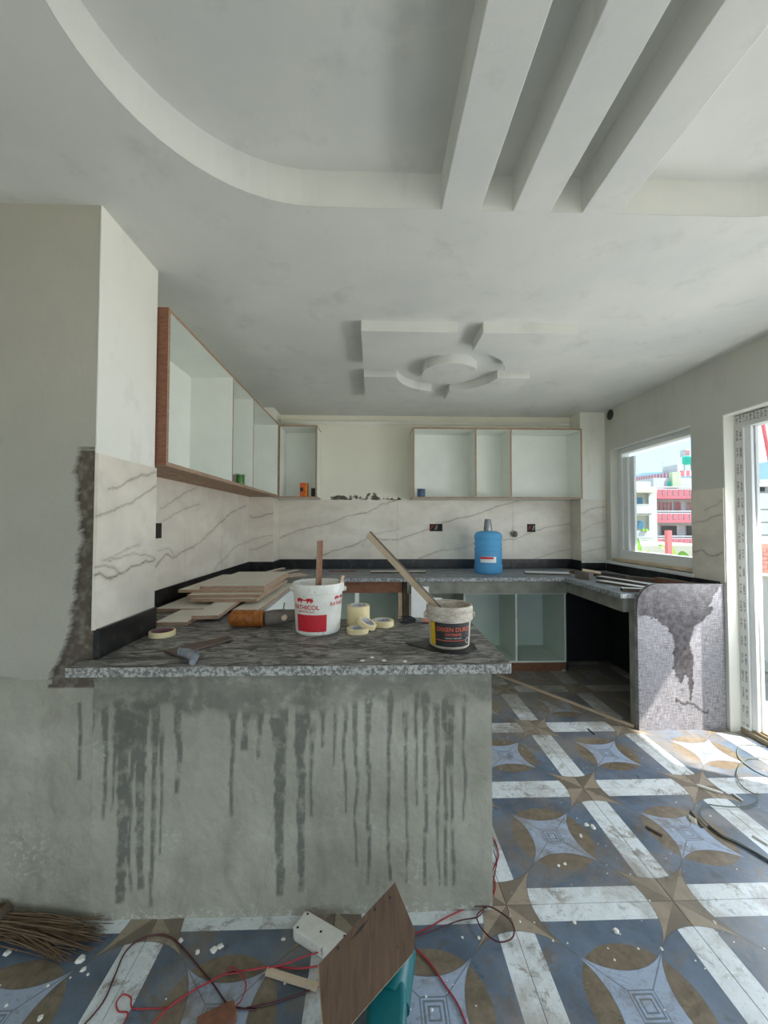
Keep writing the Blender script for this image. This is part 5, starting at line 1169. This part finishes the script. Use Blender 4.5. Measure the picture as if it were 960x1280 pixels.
banana('banana plant with one upright leaf left in the window view', 10.0, (265, 1190), [(232, 1005, .07, 0), (130, 1150, .10, .08), (380, 1180, .09, .06), (160, 1195, .08, .05)])
banana('banana plant with broad leaves in the middle of the window view', 9.7, (650, 1210), [(515, 1020, .09, 0.02), (455, 1075, .09, .03), (780, 1200, .10, .05), (600, 1180, .07, .03)])

# seen through the door
YD = 19.0
q = at(950, 650, 'y', YD); r = empty('concrete_building', (q.x, YD, -7), 'unfinished grey rendered building seen through the door', 'building')
def dpart(name, mat, u0, v0, u1, v1, Y, dy): return wbox(MB(), u0, v0, u1, v1, Y, dy).build(name, mat, r)
dpart('wall', 'b_grey', 928, 617, 1080, 1200, YD, 1.0)
for k in range(4): dpart('render_band', 'b_grey', 928, 622 + k * 16, 1080, 636 + k * 16, YD - 0.06, 0.1)
dpart('roof_room', 'b_white', 951, 600, 1080, 617, YD + 1, 1); dpart('roof_opening', 'b_dark', 941, 607, 956, 614, YD + .9, 0.3); dpart('roof_slab', 'b_white', 928, 604, 1080, 608, YD + .5, 1)
bw = wbox(MB(), 943, 680, 1080, 716, YD - 0.5, 0.45).build('brick_wall', 'b_brick', r)
a = at(943, 716, 'y', YD - .5); b = at(1080, 680, 'y', YD - .5); me_ = None
for row in range(int((b.z - a.z) / 0.2)):
    for k in range(8):
        x_ = a.x + k * 0.42 + (0.21 if row % 2 else 0.0)
        if me_ is None: o = MB().box((0, 0, 0), (0.40, 0.05, 0.18)).build('brick', 'b_brick', bw, loc=(x_ - org(bw).x, YD - 0.53 - org(bw).y, a.z + row * 0.2 - org(bw).z)); me_ = o.data
        else: o = bpy.data.objects.new('brick', me_); COL.objects.link(o); o.parent = bw; o.location = (x_ - org(bw).x, YD - 0.53 - org(bw).y, a.z + row * 0.2 - org(bw).z)
b = at(941, 716, 'y', 8.0); r = empty('banana_plant', (b.x, 8.0, b.z - 2), 'small leafy plant in front of the brick wall seen through the door', 'plant', 'banana plants beyond the balcony')
MB().tube([(b.x, 8.0, b.z - 2), (b.x, 8.0, b.z)], [.08, .03], 8).build('stem', 'b_green', r, smooth=True)
for u, v, w in ((950, 703, .07), (938, 700, .06), (953, 713, .06), (945, 698, .05)): leaf((b.x, 8.0, b.z), at(u, v, 'y', 7.9), w, .02).build('leaf', 'leaf', r, smooth=True)
a0 = at(952.5, 524, 'y', 4.2); a1 = at(962, 575, 'y', 4.2); d_ = (a1 - a0)
o = MB().tube([a0 - d_ * 1.5, a0, a1, a1 + d_ * 3.0], 0.018, 10).build('red_pole', 'red', smooth=True); tag(o, 'slanting red pole outside the balcony door', 'pole')
# hills
hv = []; hf = []; N = 60
for i in range(N + 1):
    az = math.radians(-20 + 110 * i / N); R_ = 1500.0; hz = EYE + R_ * (0.105 + 0.05 * mnoise.noise(Vector((i * 0.21, 3.1, 0))) + 0.02 * mnoise.noise(Vector((i * 0.7, 8.1, 0))))
    hv += [(R_ * math.sin(az), R_ * math.cos(az), -8.0), (R_ * math.sin(az), R_ * math.cos(az), hz), (1.3 * R_ * math.sin(az), 1.3 * R_ * math.cos(az), hz * 0.5)]
for i in range(N): hf += [(3 * i, 3 * i + 3, 3 * i + 4, 3 * i + 1), (3 * i + 1, 3 * i + 4, 3 * i + 5, 3 * i + 2)]
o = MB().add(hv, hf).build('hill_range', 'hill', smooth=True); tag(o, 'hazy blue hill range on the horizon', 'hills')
